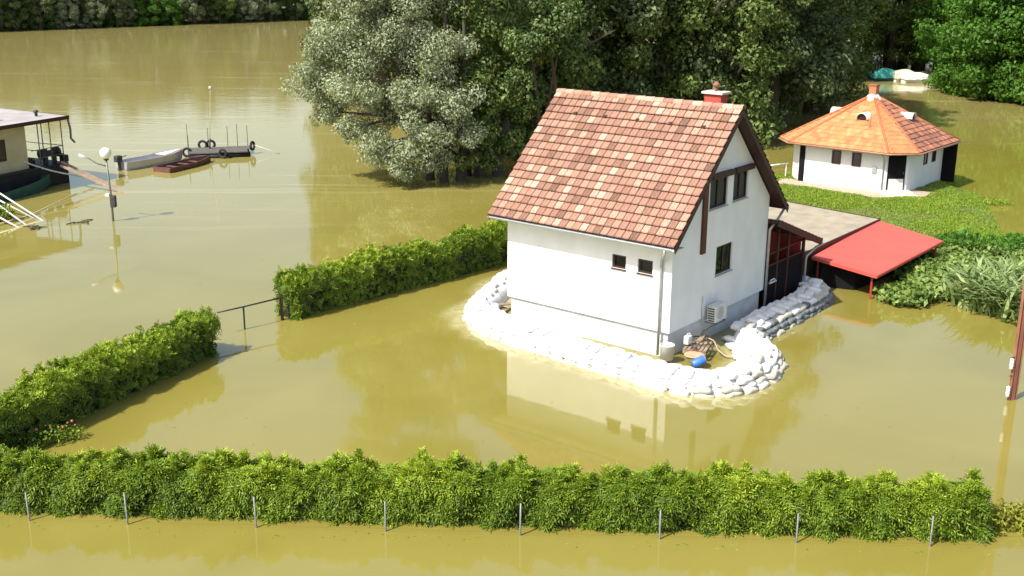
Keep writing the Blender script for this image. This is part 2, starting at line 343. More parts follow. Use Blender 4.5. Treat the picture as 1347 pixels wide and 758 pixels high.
# ------------------------------------------------------------------ the white house
house = empty('white_house', HC, HA, 'two-storey white rendered house with a steep mottled clay tile roof, ringed by sandbags', 'house')
RZ, EZ, OE, OGN, OGF = 7.51, 3.77, .6, .4, .3
sl_ = (RZ-EZ)/(W_/2+OE)                                         # slope
def rz_at(b): return EZ+(b+OE)*sl_ if b < W_/2 else EZ+(W_+OE-b)*sl_
RT = .17                                                        # roof build-up below the tile plane
def gable_prism(y0, y1, z0):
    m = MB(); pts = [(0, z0), (W_, z0), (W_, rz_at(0)-RT), (W_/2, RZ-RT), (0, rz_at(0)-RT)]; n = 5
    vs = [(p[0], y0, p[1]) for p in pts]+[(p[0], y1, p[1]) for p in pts]
    m.add(vs, [(0, 1, 2, 3, 4), (9, 8, 7, 6, 5)]+[((i+1) % n, i, n+i, n+(i+1) % n) for i in range(n)]); return m
wall = gable_prism(0, L_, PZ).build('wall', WHITE, house)
WINS = [('g', 2.12, 3.28, 4.40, 5.42), ('g', 3.66, 4.66, 4.43, 5.42), ('g', 2.76, 3.85, 2.11, 3.07), ('l', 1.67, 2.19, 2.60, 3.04), ('l', .69, 1.23, 2.60, 3.05)]
cut = MB(); DEP = .16
for k, a0, a1, z0, z1 in WINS:
    if k == 'g': cut.box((a0, -.1, z0), (a1, DEP, z1))
    else: cut.box((-.1, a0, z0), (DEP, a1, z1))
co = cut.build('cut', BLACK, house)
md = wall.modifiers.new('b', 'BOOLEAN'); md.operation = 'DIFFERENCE'; md.object = co; md.solver = 'EXACT'
bpy.context.view_layer.update()
me = bpy.data.meshes.new_from_object(wall.evaluated_get(bpy.context.evaluated_depsgraph_get()))
wall.modifiers.clear(); wall.data = me; wall.data.name = 'wall'; bpy.data.objects.remove(co, do_unlink=True)
MB().box((.10, .10, -1.6), (W_-.10, L_-.10, PZ-.003)).build('plinth', PLINTH, house)
def window(parent, kind, a0, a1, z0, z1, split=True, curtain=True, box=False):
    def X(m, u0, u1, d0, d1, h0, h1):                            # u along wall, d depth into the wall, h height
        if kind == 'g': m.box((u0, d0, h0), (u1, d1, h1))
        else: m.box((d0, u0, h0), (d1, u1, h1))
    t = .065; f = MB()
    X(f, a0, a1, .05, .11, z0, z0+t); X(f, a0, a1, .05, .11, z1-t, z1); X(f, a0, a0+t, .052, .108, z0+t, z1-t); X(f, a1-t, a1, .052, .108, z0+t, z1-t)
    if split: c = (a0+a1)/2; X(f, c-.035, c+.035, .048, .106, z0+t, z1-t)
    w_ = f.build('window', DARKWOOD, parent)
    p = MB(); X(p, a0+t, a1-t, .078, .084, z0+t, z1-t); p.build('pane', GLASS, w_)
    b_ = MB(); X(b_, a0+.002, a1-.002, .15, .157, z0+.002, z1-.002); b_.build('dark_room', BLACK, w_)
    if curtain:
        c_ = MB(); wd = a1-a0
        for u in ((.2, .32), (.64, .78)) if split else ((.25, .8),): X(c_, a0+wd*u[0], a0+wd*u[1], .125, .135, z0+t, z1-t-.02)
        c_.build('curtain', CURT, w_)
    s = MB(); X(s, a0-.03, a1+.03, -.05, .05, z0-.035, z0-.002); s.build('sill', DARKWOOD if kind == 'l' else ZINC, w_)
    if box:
        s = MB(); X(s, a0-.04, a1+.22, -.13, .02, z1-.06, z1+.12); s.build('shutter_box', DARKWOOD, w_, bevel=.02)
for i, (k, a0, a1, z0, z1) in enumerate(WINS): window(house, k, a0, a1, z0, z1, split=k == 'g', box=i < 2)
# roof
def tile_course(m, p0, p1, up_, nrm, n, ln, rg, lo=0., hi=1., gap=.02, palefrac=.24, amp=.03, edge=.55, lift=.06):
    """one course of barrel tiles from p0 to p1; up_ runs up the slope, nrm off the roof"""
    d = (p1-p0); L = d.length; d = d/L; tw = L/n
    for i in range(n):
        u0 = i*tw+gap/2; t = tw-gap; tint = rg.uniform(.28, .62)+rg.gauss(0, .06)
        tint += .09*sin(p0.x*1.3+i*.35+p0.z)*sin(i*.21+p0.z*1.9)
        if rg.random() < palefrac: tint = rg.uniform(.62, .9)
        if rg.random() < .05: tint = rg.uniform(.1, .25)
        jz = rg.uniform(-.004, .006); prof = [(0, .004), (.12, amp*.9), (.3, amp), (.44, amp*.35), (.5, .002), (.56, amp*.35), (.7, amp), (.88, amp*.9), (1, .004)]
        vs = []
        for (s_, lf) in ((0., lift), (.13, lift*.9), (1., .004)):
            for (q_, h) in prof: vs.append(p0+d*(u0+t*q_)+up_*(s_*ln*1.06-(.02*rg.random() if s_ == 0 else 0)*0)+nrm*(h+lf+jz))
        k = len(prof); fs = [(k+j, k+j+1, 2*k+j+1, 2*k+j) for j in range(k-1)]; fr = [(j, j+1, k+j+1, k+j) for j in range(k-1)]
        vs2 = [p0+d*(u0+t*q_)+nrm*.0 for q_, h in prof]; 
        m.add(vs[:k]+vs2, [(k+j, k+j+1, j+1, j) for j in range(k-1)], False, .012)   # the lower edge of the tile, held at the darkest tint
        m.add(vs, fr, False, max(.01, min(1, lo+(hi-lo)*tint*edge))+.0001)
        m.add(vs, fs, False, max(.01, min(1, lo+(hi-lo)*tint)) + .0001)
roof_deck = MB(); hw = W_/2
for s in (0, 1):
    def X(b): return b if s == 0 else W_-b
    e0, e1 = -OE, hw
    y0, y1 = -OGN, L_+OGF
    vs = [(X(e0), y0, EZ), (X(e1), y0, RZ), (X(e1), y1, RZ), (X(e0), y1, EZ), (X(e0), y0, EZ-.10), (X(e1), y0, RZ-.10), (X(e1), y1, RZ-.10), (X(e0), y1, EZ-.10)]
    fs = [(0, 1, 2, 3), (7, 6, 5, 4), (0, 4, 5, 1), (1, 5, 6, 2), (2, 6, 7, 3), (3, 7, 4, 0)]
    roof_deck.add(vs, fs if s == 1 else [f[::-1] for f in fs])
# deck is the dark soffit boarding; tiles lie above it
rdeck = roof_deck.build('roof_boarding', DARKWOOD, house)
tl = MB(); rg1 = random.Random(3); slen = sqrt((hw+OE)**2+(RZ-EZ)**2); NC = 17; cl = (slen+.06)/NC
for s in (0, 1):
    upv = Vector(((hw+OE)/slen, 0, (RZ-EZ)/slen)); nr = Vector((-(RZ-EZ)/slen, 0, (hw+OE)/slen)); base = Vector((-OE-.05, 0, EZ-.03))
    if s: upv.x *= -1; nr.x *= -1; base.x = W_+OE+.05
    for c in range(NC):
        p = base+upv*(c*cl)+nr*.012
        a = p+Vector((0, -OGN-.03, 0)); b = p+Vector((0, L_+OGF+.03, 0))
        if s == 0: tile_course(tl, b, a, upv, nr, 27, cl, rg1)
        else: tile_course(tl, a, b, upv, nr, 27, cl, rg1)
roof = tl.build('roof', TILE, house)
rc = MB(); n_r = 20; rl = (L_+OGN+OGF+.06)/n_r
for i in range(n_r):
    y0 = -OGN-.03+i*rl; k = 9; vs = []
    for (yy, rr) in ((y0-.02, .135), (y0+rl, .115)):
        for j in range(k): t = pi*(j/(k-1))*1.1-.05*pi; vs.append((hw+cos(t)*rr, yy, RZ+.0+sin(t)*rr*.95))
    rc.add(vs, [(j, k+j, k+j+1, j+1) for j in range(k-1)], True, rg1.uniform(.35, .9))
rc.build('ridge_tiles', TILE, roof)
for (y, ) in [(5.5,), (4.25,), (3.0,), (1.75,), (.55,)]:          # small vent tiles below the ridge
    P = Vector((-OE, 0, EZ))+Vector(((hw+OE)/slen, 0, (RZ-EZ)/slen))*4.35
    v = MB(); v.box((P.x-.06, y-.07, P.z+.045), (P.x+.10, y+.07, P.z+.15)); v.build('roof_vent', DARKWOOD, roof, bevel=.03)
# barge boards on both gables
for y0 in (-OGN-.035, L_+OGF+.003):
    for s in (-1, 1):
        x0 = hw+s*(hw+OE); 
        vs = [(x0, y0, EZ+.0), (hw, y0, RZ+.0), (hw, y0, RZ-.20), (x0, y0, EZ-.20)]; vs += [(a, b+.03, c) for a, b, c in vs]
        fs = [(0, 1, 2, 3), (7, 6, 5, 4), (0, 4, 5, 1), (1, 5, 6, 2), (2, 6, 7, 3), (3, 7, 4, 0)]
        bb = MB(); bb.add(vs, fs if s == 1 else [f[::-1] for f in fs]); bb.build('bargeboard', DARKWOOD, house)
for nm, x in (('gutter', -OE-.09), ('gutter', W_+OE+.09)):
    g = MB(); k = 7; pr = [(x+cos(pi+pi*j/(k-1))*.07, EZ-.05+sin(pi+pi*j/(k-1))*.07) for j in range(k)]
    vs = [(a, yy, b) for yy in (-OGN, L_+OGF) for a, b in pr]; g.add(vs, [(j, j+1, k+j+1, k+j) for j in range(k-1)], True)
    g.build('gutter', ZINC, house)
MB().box((-OE+.03, -OGN+.02, EZ-.135), (-.003, L_+OGF-.02, EZ-.103)).build('soffit', CONCW, house)
d = MB(); d.tube([(-OE-.09, -.12, EZ-.1), (-OE-.05, -.08, EZ-.28), (-.10, .30, EZ-.55), (-.07, .34, EZ-.75), (-.07, .34, .1)], .045); d.build('downpipe', ZINC, house)
d = MB(); d.tube([(W_+OE+.09, -.25, EZ-.1), (W_+.5, -.15, EZ-.42), (W_-.02, -.10, EZ-.75), (W_+.0, -.09, EZ-1.0), (W_+.0, -.09, -.3)], .045); d.build('downpipe', ZINC, house)
# chimney
c = MB(); c.box((3.62, .62, 6.6), (4.05, 1.22, 7.82)); ch = c.build('chimney', CHIMRED, house)
c = MB(); c.box((3.54, .54, 7.822), (4.13, 1.30, 7.90)); c.build('cap', CONCW, ch, bevel=.015)
c = MB(); c.tube([(3.83, .92, 7.9), (3.83, .92, 8.05)], .05); c.lathe([(.001, 8.22), (.06, 8.19), (.12, 8.12), (.12, 8.08), (.06, 8.04), (.001, 8.04)], (3.83, .92, 0), 10); c.build('cowl', RUST, ch)
# dark board hung on the gable
MB().box((1.66, -.07, 3.05), (1.93, -.003, rz_at(1.66)-.24)).build('wall_board', REDWOOD, house)
# air conditioner
ac = MB(); ac.box((2.45, -.40, .72), (3.25, -.10, 1.27)); ac = ac.build('air_conditioner', ACW, house, bevel=.02); ac.location.x = -.28
g = MB(); g.lathe([(.20, 0), (.215, .01), (.20, .02)], n=16); g = g.build('fan_grille', ACW, ac); g.rotation_euler = (pi/2, 0, 0); g.location = (2.78, -.405, 1.0)
g = MB(); g.lathe([(.001, 0), (.2, 0)], n=16); g = g.build('fan', mat('grey_fan_guard', (.4, .4, .38), .6, .2, 30), ac); g.rotation_euler = (pi/2, 0, 0); g.location = (2.78, -.403, 1.0)
g = MB()
for i in range(6): g.box((2.444, -.38, .76+i*.08), (2.449, -.14, .80+i*.08))
g.build('side_vent', DSTEEL, ac)
g = MB()
for x in (2.55, 3.15): g.box((x-.02, -.40, .66), (x+.02, .099, .698)); g.bar((x, -.38, .66), (x, .05, .35), .03)
g.build('bracket', STEEL, ac)
MB().tube([(2.44, -.18, .8), (2.3, -.05, .75), (2.25, -.03, 1.2), (2.28, -.02, 1.6)], .02).build('pipe', ACW, ac)

# ------------------------------------------------------------------ porch, flat roofed outbuilding, red canopy
porch = empty('lean_to_porch', hl(W_, 0), HA, 'dark screened lean-to porch with red back wall joined to the right of the white house', 'porch')
pw, pd = 3.1, 3.6
def lz(x): return 3.35-(x)*.36
r = MB(); vs = [(.02, -.35, lz(0)), (pw+.75, -.35, lz(pw+.75)), (pw+.75, pd, lz(pw+.75)), (.02, pd, lz(0))]; vs += [(a, b, c_-.1) for a, b, c_ in vs]
r.add(vs, [(0, 1, 2, 3), (7, 6, 5, 4), (0, 4, 5, 1), (1, 5, 6, 2), (2, 6, 7, 3), (3, 7, 4, 0)]); r.build('roof', DARKWOOD, porch)
r = MB(); r.bar((.02, -.38, lz(0)-.06), (pw+.78, -.38, lz(pw+.78)-.06), .04, .24); r.build('fascia', DARKWOOD, porch)
tl = MB(); rgp = random.Random(5); upv = Vector((-1, 0, .36)).normalized(); nr = Vector((.36, 0, 1)).normalized()
for c in range(13):
    p = Vector((pw+.80, 0, lz(pw+.80)+.01))+upv*(c*.31); tile_course(tl, p+Vector((0, -.4, 0)), p+Vector((0, pd, 0)), upv, nr, 20, .31, rgp)
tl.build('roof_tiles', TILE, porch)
for x in (.9, 1.75, pw): MB().box((x-.05, -.05, -.8), (x+.05, .05, lz(x)-.12)).build('post', DARKWOOD, porch)
m = MB()
for a, b in ((.06, .85), (.95, 1.70), (1.80, pw-.05)): m.box((a, -.01, .02), (b, .01, 1.62))
m.build('screen', NET_SHADE, porch)
m = MB()
for z in (1.62, 2.05): m.box((.06, -.03, z), (pw-.05, .03, z+.05))
m.build('rail', DARKWOOD, porch)
def slope_panel(x0, x1, y0, y1, zb, nm, mt):
    m = MB(); vs = [(x, y, z) for y in (y0, y1) for x, z in ((x0, zb), (x1, zb), (x1, lz(x1)-.115), (x0, lz(x0)-.115))]
    m.add(vs, [(0, 1, 2, 3), (7, 6, 5, 4), (0, 4, 5, 1), (1, 5, 6, 2), (2, 6, 7, 3), (3, 7, 4, 0)]); return m.build(nm, mt, porch)
slope_panel(.05, pw, pd-.12, pd-.02, -.8, 'back_wall', NET_SHADE)
slope_panel(.05, pw-.06, .9, 1.0, .9, 'red_panel', REDWALL)
m = MB(); m.tube([(pw+.80, -.42, lz(pw+.8)-.12), (pw+.5, -.3, 1.75), (pw+.12, -.12, 1.45), (pw+.1, -.1, 1.3), (pw+.1, -.1, .1)], .045); m.build('downpipe', ZINC, porch)
m = MB(); m.box((pw-.02, .1, -.8), (pw+.02, pd-.15, 1.0)); m.build('side_boarding', NET_SHADE, porch)
m = MB(); m.box((pw-.02, .1, 1.003), (pw+.02, pd-.15, lz(pw)-.12)); m.build('red_panel', REDWALL, porch)
t_ = MB(); t_.box((.35, -.09, .98), (.85, -.03, 1.02)); t_.tube([(.4, -.06, 1.02), (.45, -.06, 1.1), (.7, -.06, 1.1), (.8, -.06, 1.03)], .025, 6)
tag(t_.build('towel', BAG, loc=porch.location), 'small white cloth hung over the dark porch screen', 'cloth').rotation_euler = (0, 0, HA)

ob = empty('flat_roofed_outbuilding', hl(10.1, .4), HA, 'low outbuilding with a beige concrete slab roof between the house and the hut', 'outbuilding')
quad = [(-.4, 0), (7.9, 0), (8.9, 6.0), (-.4, 6.0)]
MB().prism(quad, 1.16, 1.30).build('slab_roof', CONC, ob, bevel=.01)
m = MB()
for i in range(4):
    a = Vector((*quad[i], 0)); b = Vector((*quad[(i+1) % 4], 0)); dd = (b-a).normalized(); nn = Vector((dd.y, -dd.x, 0))*.03
    m.bar(a+nn+Vector((0, 0, 1.20)), b+nn+Vector((0, 0, 1.20)), .05, .24)
m.build('fascia', DARKWOOD, ob)
MB().prism([(0, .35), (7.6, .35), (8.4, 5.7), (0, 5.7)], -1.6, 1.158).build('wall', mat('shed_wall', (.12, .09, .07), .9, .3, 2), ob)
m = MB(); m.box((2.2, .33, 0), (3.2, .35, 1.0)); m.build('door', BLACK, ob)

cq = [G(1155, 290, 1.25), G(1240, 317, 1.12), G(1153, 363, .98), G(1068, 338, 1.1)]
can = empty('red_metal_canopy', (cq[2].x, cq[2].y, 0), 0, 'low red sheet metal canopy on thin posts standing in the flood water', 'canopy')
o0 = can.location
lc = [p-o0 for p in cq]
def quadsheet(m, q, th, n=1):
    vs = list(q)+[p-Vector((0, 0, th)) for p in q]; m.add(vs, [(0, 1, 2, 3)[::-1], (4, 5, 6, 7), (0, 1, 5, 4), (1, 2, 6, 5), (2, 3, 7, 6), (3, 0, 4, 7)])
m = MB(); NS = 26                                               # ribbed sheet
for i in range(NS):
    for (t0, t1, h0, h1) in ((0, .75, 0, 0), (.75, .85, 0, .009), (.85, .92, .009, .009), (.92, 1, .009, 0)):
        a, b = (i+t0)/NS, (i+t1)/NS
        A0 = lc[3].lerp(lc[0], a); A1 = lc[3].lerp(lc[0], b); B0 = lc[2].lerp(lc[1], a); B1 = lc[2].lerp(lc[1], b)
        z0 = Vector((0, 0, h0)); z1 = Vector((0, 0, h1)); m.add([A0+z0, A1+z1, B1+z1, B0+z0], [(0, 1, 2, 3)[::-1]])
m.build('roof_sheet', REDSHEET, can)
m = MB()
for i in range(4): m.bar(lc[i]-Vector((0, 0, .055)), lc[(i+1) % 4]-Vector((0, 0, .055)), .05, .09)
m.build('edge_trim', REDSHEET, can)
for p in (lc[2].lerp(lc[0], .03).lerp(lc[3], .06), lc[1].lerp(lc[3], .05), lc[3].lerp(lc[1], .05), lc[0].lerp(lc[2], .05)):
    mm = MB(); mm.box((p.x-.03, p.y-.03, -1.6), (p.x+.03, p.y+.03, p.z-.11)); mm.build('post', REDWALL, can)
m = MB()
for t in (.25, .5, .75): m.bar(lc[3].lerp(lc[0], t)-Vector((0, 0, .14)), lc[2].lerp(lc[1], t)-Vector((0, 0, .14)), .05, .07)
m.build('rafter', DARKWOOD, can)
m = MB(); zz = Vector((0, 0, 1))
q3, q0, q2, q1 = lc[3], lc[0], lc[2], lc[1]
def drop(a, b, m=m):
    d_ = (b-a).normalized(); n_ = Vector((-d_.y, d_.x, 0))*.02; top = [a-zz*.14, b-zz*.14]; vs = []
    for sg in (-1, 1): vs += [top[0]+n_*sg, top[1]+n_*sg, Vector((b.x, b.y, -1.5))+n_*sg, Vector((a.x, a.y, -1.5))+n_*sg]
    m.add(vs, [(0, 1, 2, 3), (7, 6, 5, 4), (0, 4, 5, 1), (3, 2, 6, 7), (0, 3, 7, 4), (1, 5, 6, 2)])
drop(q3.lerp(q2, .14).lerp(q1, .02), q2.lerp(q3, .35).lerp(q0, .10)); drop(q2.lerp(q3, .34).lerp(q0, .10), q1.lerp(q0, .3).lerp(q2, .05))
m.build('underside_shade', NET_SHADE, can)  # dark panels added to stand for the shade under the canopy
# stored things under it
for k, (s, t, wd, hh, mt, nm, lb) in enumerate([(.25, .45, 1.1, .5, TIMBER, 'firewood_stack', 'stack of cut firewood in the shade under the red canopy'), (.6, .5, .8, .45, TIMBER, 'wooden_crate', 'slatted wooden crate half sunk under the red canopy')]):
    p = cq[3].lerp(cq[2], t).lerp(cq[0].lerp(cq[1], t), s); m = MB()
    if k == 0:
        rr = random.Random(4)
        for i in range(30): x = -wd/2+rr.random()*wd; z = .03+rr.random()*hh; m.tube([(x, -.2-rr.random()*.05, z), (x, .2, z)], .055, 7)
    else:
        for z in (.04, .17, .3, .43):
            m.box((-.4, -.3, z-.04), (.4, -.28, z+.04)); m.box((-.4, .28, z-.04), (.4, .3, z+.04)); m.box((-.4, -.278, z-.04), (-.38, .278, z+.04)); m.box((.38, -.278, z-.04), (.4, .278, z+.04))
        for x in (-.37, .37):
            for y in (-.26, .26): m.box((x-.02, y-.02, -.1), (x+.02, y+.02, .48))
    o = m.build(nm, mt, loc=(p.x, p.y, 0)); o.rotation_euler = (0, 0, HA-.3); tag(o, lb, nm.replace('_', ' '))

# ------------------------------------------------------------------ sandbag barrier
def berm_core():
    m = MB(); prof = [(-.62, -.5), (-.58, .05), (-.42, .30), (-.24, .42), (.05, .46), (.24, .40), (.42, .2), (.5, -.5)]; rr = random.Random(8); rows = []
    for i, p in enumerate(BP):
        d = (BP[min(i+1, len(BP)-1)]-BP[max(i-1, 0)]).normalized(); nn = Vector((d.y, -d.x, 0)); row = []        # nn: to the outside? set below
        for u, z in prof: row.append(p+nn*(-u)+Vector((rr.uniform(-.03, .03), rr.uniform(-.03, .03), z+rr.uniform(-.03, .035))))
        rows.append(row)
    k = len(prof); vs = [v for r_ in rows for v in r_]
    m.add(vs, [(i*k+j, i*k+j+1, (i+1)*k+j+1, (i+1)*k+j) for i in range(len(rows)-1) for j in range(k-1)], True)
    return m
bo = berm_core().build('plastic_sheeting', SHEET); tag(bo, 'white plastic sheeting laid along the core of the sandbag barrier round the house', 'sheeting')
sub = bo.modifiers.new('s', 'SUBSURF'); sub.levels = 1; sub.render_levels = 1
def bag_mesh(seed):
    rr = random.Random(seed); bm = bmesh.new(); bmesh.ops.create_cube(bm, size=1)
    bmesh.ops.subdivide_edges(bm, edges=bm.edges[:], cuts=4, use_grid_fill=True)
    ph = [rr.uniform(0, 6) for _ in range(6)]
    for v in bm.verts:
        x, y, z = v.co*2
        e = 1-.35*abs(x)**4; ey = 1-.18*abs(x)**3
        r2 = (abs(y)**3+abs(z)**3)**(1/3) if (y or z) else 1; mx = max(abs(y), abs(z), 1e-6); s = mx/r2
        v.co = Vector((x*.27*(1-.05*abs(y)**2), y*s*.155*ey, z*s*.085*e+(1-x*x)*.012*z))
        v.co.z += .010*sin(x*4+ph[0])+.006*sin(y*6+ph[1]+x*5)-.02*abs(x)**2; v.co.y += .010*sin(x*5+ph[2]); v.co.x += .008*sin(y*7+ph[3])
        if abs(x) > .9: v.co.x += math.copysign(.015*abs(sin(y*5+ph[4])), x)
    me = bpy.data.meshes.new('sandbag'); bm.to_mesh(me); bm.free(); me.polygons.foreach_set('use_smooth', [True]*len(me.polygons)); return me
bagm = [[], [], []]
for j, mt in enumerate((BAG, BAGG, BAGD)):
    for s in range(3): me = bag_mesh(s+j*3); me.materials.append(mt); bagm[j].append(me)
arc = [0.]
for i in range(1, len(BP)): arc.append(arc[-1]+(BP[i]-BP[i-1]).length)
TOT = arc[-1]
def at_arc(s):
    for i in range(1, len(BP)):
        if arc[i] >= s: t = (s-arc[i-1])/(arc[i]-arc[i-1]); d = (BP[i]-BP[i-1]).normalized(); return BP[i-1].lerp(BP[i], t), d
    return BP[-1], (BP[-1]-BP[-2]).normalized()
# arc position of a few landmarks
def arc_of(P): i = min(range(len(BP)), key=lambda i: (BP[i]-P).length); return arc[i]
sA, sB, sC, sD, sE = arc_of(hl(-.3, 7.45)), arc_of(hl(-1.65, -1.6)), arc_of(hl(1.2, -2.5)), arc_of(hl(3.5, -.95)), arc_of(hl(9.6, -.5))
def section(s):
    if s < sA: return 0, 'at the left house corner'
    if s < sB: return 1, 'along the windowed long wall'
    if s < sC: return 2, 'at the rounded near corner'
    if s < sD: return 3, 'in the inward bend'
    return 4, 'before the dark porch'
courses = [(.60, .03, 0, .54, 'lowest course'), (.52, .17, .25, .54, 'second course'), (.38, .33, 0, .54, 'third course'), (.08, .47, .2, .56, 'top row'), (-.36, .36, .3, .54, 'inner top row')]
side = 1
rr = random.Random(11); nb = 0
for ci, (off, z, st, step, cn) in enumerate(courses):
    s = st
    while s < TOT:
        p, d = at_arc(s); nn = Vector((-d.y, d.x, 0))*-1   # outward
        # outward is away from the house middle
        if (p-hl(3.2, 3.2)).dot(nn) < 0: nn = -nn
        sec, sn = section(s)
        if ci == 4 and sec not in (1, 2, 4): s += .3; continue
        dirt_shade = 0
        if ci == 0: dirt_shade = 1 if rr.random() < .55 else 0
        if sec in (2, 3): dirt_shade = rr.choice([0, 1, 1]) if ci < 2 else (1 if rr.random() < .15 else 0)
        if sec == 4 and ci < 3: dirt_shade = (2 if rr.random() < .75 else 1) if ci < 2 else rr.choice([0, 1, 2])  # dark bags carry both wet plastic and this side's shade in their colour
        if sec == 3 and ci < 2 and rr.random() < .35: dirt_shade = 2
        o = bpy.data.objects.new('sandbag', rr.choice(bagm[dirt_shade])); COL.objects.link(o)
        o.location = p+nn*(off+rr.uniform(-.05, .05))+Vector((0, 0, z+rr.uniform(-.02, .02)))
        ang = atan2(d.y, d.x)
        if ci == 3: ang += pi/2 if rr.random() < .5 else 0
        o.rotation_euler = (rr.uniform(-.12, .12), rr.uniform(-.1, .1), ang+rr.uniform(-.16, .16)); k = rr.uniform(.92, 1.12); o.scale = (k, k*rr.uniform(.95, 1.12), k)
        look = ('clean white', 'soiled off-white', 'dark wet, shade-darkened')[dirt_shade]
        tag(o, f'{look} sandbag of the {cn} {sn}', 'sandbag', 'sandbags stacked in the flood barrier round the white house'); nb += 1
        s += step*rr.uniform(.92, 1.04)
# loose bags spilling at the inward bend
for (b, a, z, g) in [(1.9, -1.45, .12, .2), (2.15, -1.1, .1, .9), (1.55, -1.75, .1, -.4), (2.7, -.75, .12, 1.2), (2.3, -2.6, .05, .6), (1.6, -3.05, .05, .1), (2.9, -2.0, .05, .9), (.6, -3.3, .05, .1)]:
    o = bpy.data.objects.new('sandbag', bagm[0 if z > .06 else 1][R.randrange(3)]); COL.objects.link(o); o.location = hl(b, a, z); o.rotation_euler = (.1, .08, HA+g); o.scale = (1.15, 1.1, 1)
    tag(o, 'loose white sandbag lying inside the barrier by the wall' if z > .06 else 'loose soiled sandbag lying outside the barrier bend in the water', 'sandbag', 'sandbags stacked in the flood barrier round the white house')

# clutter inside the barrier
def put(o, b, a, z, rz=0, rot=None): o.location = hl(b, a, z); o.rotation_euler = rot if rot else (0, 0, HA+rz); return o
t = empty('plastic_bucket', (0, 0, 0), 0, 'tall off-white plastic bucket under the downpipe at the near house corner', 'bucket'); put(t, -.28, -.12, .12)
MB().lathe([(.001, 0), (.19, 0), (.225, .45), (.235, .46), (.235, .48), (.215, .48), (.18, .03), (.001, .03)], n=20).build('tub', BUCKET, t)
MB().tube([(.23*cos(a), .23*sin(a), .46+.12*sin(a)) for a in [pi*i/10 for i in range(11)]], .007, 5).build('handle', STEEL, t)
t = empty('jerrycan', (0, 0, 0), 0, 'white plastic jerrycan standing on the wooden pallet', 'jerrycan'); put(t, .62, -.32, .42)
MB().box((-.13, -.09, 0), (.13, .09, .28)).build('body', BUCKET, t, bevel=.035)
MB().tube([(-.06, 0, .28), (-.05, 0, .34), (.05, 0, .34), (.07, 0, .28)], .014, 6).build('handle', BUCKET, t); MB().tube([(.1, 0, .27), (.1, 0, .33)], .025, 8).build('cap', WPAINT, t)
t = empty('wooden_pallet', (0, 0, 0), 0, 'small weathered timber pallet laid beside the gable wall inside the barrier', 'pallet'); put(t, .85, -.55, .22, .3)
m = MB()
for i in range(6): m.box((-.5, -.36+i*.125, .12), (.5, -.27+i*.125, .145))
m.build('deck_boards', TIMBER, t); m = MB()
for x in (-.45, 0, .42): m.box((x-.04, -.36, 0), (x+.04, .36, .118))
m.build('bearer', TIMBER, t)
t = MB(); t.lathe([(.001, 0), (.10, 0), (.30, .05), (.31, .07), (.29, .075), (.1, .03), (.001, .03)], n=18); tag(put(t.build('wash_basin', mat('tan_plastic', (.48, .33, .2), .5, .1, 4)), -.15, -1.0, .36), 'shallow tan basin beside the blue drum', 'basin')
t = empty('pump', (0, 0, 0), 0, 'small dark water pump standing beside the pallet with a hose', 'pump'); put(t, .35, -.75, .16, .6)
MB().tube([(-.16, 0, .14), (.12, 0, .14)], .10, 12).build('motor', mat('red_brown_paint', (.16, .05, .04), .5, .2, 5), t); MB().box((-.14, -.09, 0), (.12, .09, .035)).build('foot', DSTEEL, t)
MB().tube([(.12, 0, .14), (.2, 0, .14)], .13, 12).build('pump_casing', DSTEEL, t)
t = empty('blue_drum', (0, 0, 0), 0, 'small blue plastic drum tipped over beside the sandbags', 'drum'); put(t, -.62, -1.42, .42, rot=(1.15, .2, HA+.8))
MB().lathe([(.001, -.2), (.13, -.2), (.145, -.17), (.14, -.05), (.146, 0), (.14, .05), (.145, .17), (.13, .2), (.001, .2)], n=18).build('body', BLUEP, t)
MB().lathe([(.001, .215), (.11, .215), (.115, .2)], n=16).build('lid', WPAINT, t)
m = MB(); pts = [hl(.75, -.35, .5), hl(1.2, -.5, .42), hl(1.55, -.25, .4), hl(1.75, -.6, .3), hl(1.35, -1.0, .2), hl(1.2, -1.4, .1), hl(1.45, -1.75, .08), hl(1.85, -1.55, .1), hl(1.75, -1.25, .18)]
m.tube(catmull(pts, .08), .026, 8); tag(m.build('garden_hose', HOSE), 'light brown hose looping from the pump into the yellow puddle', 'hose')
m = MB(); pts = [hl(.55, -.5, .45), hl(1.0, -.85, .42), hl(1.4, -.5, .45), hl(1.9, -.35, .35), hl(1.5, -.15, .4), hl(1.0, -.12, .5)]
m.tube(catmull(pts, .08), .02, 8); tag(m.build('cable', DSTEEL), 'dark cable coiled over the pallet against the gable wall', 'cable')
m = MB(); m.bar((-.5, 0, 0), (.55, .1, .12), .16, .03); o = m.build('plank', TIMBER); put(o, 1.55, -.35, .35, .2); tag(o, 'loose grey plank propped beside the pallet by the gable wall', 'plank')
# boards in the pit at the left back corner
for i, (b, a, g, lb) in enumerate([(.35, 6.95, .35, 'short timber board leaning in the pit at the left house corner'), (.75, 7.1, -.2, 'flat yellowish board lying in the pit behind the left sandbags')]):
    m = MB(); m.box((-.42, -.12, 0), (.42, .12, .03)); o = m.build('board', TIMBER); put(o, b, a, .12+.1*i, g, rot=(.3*(1-i), .1, HA+g)); tag(o, lb, 'board')
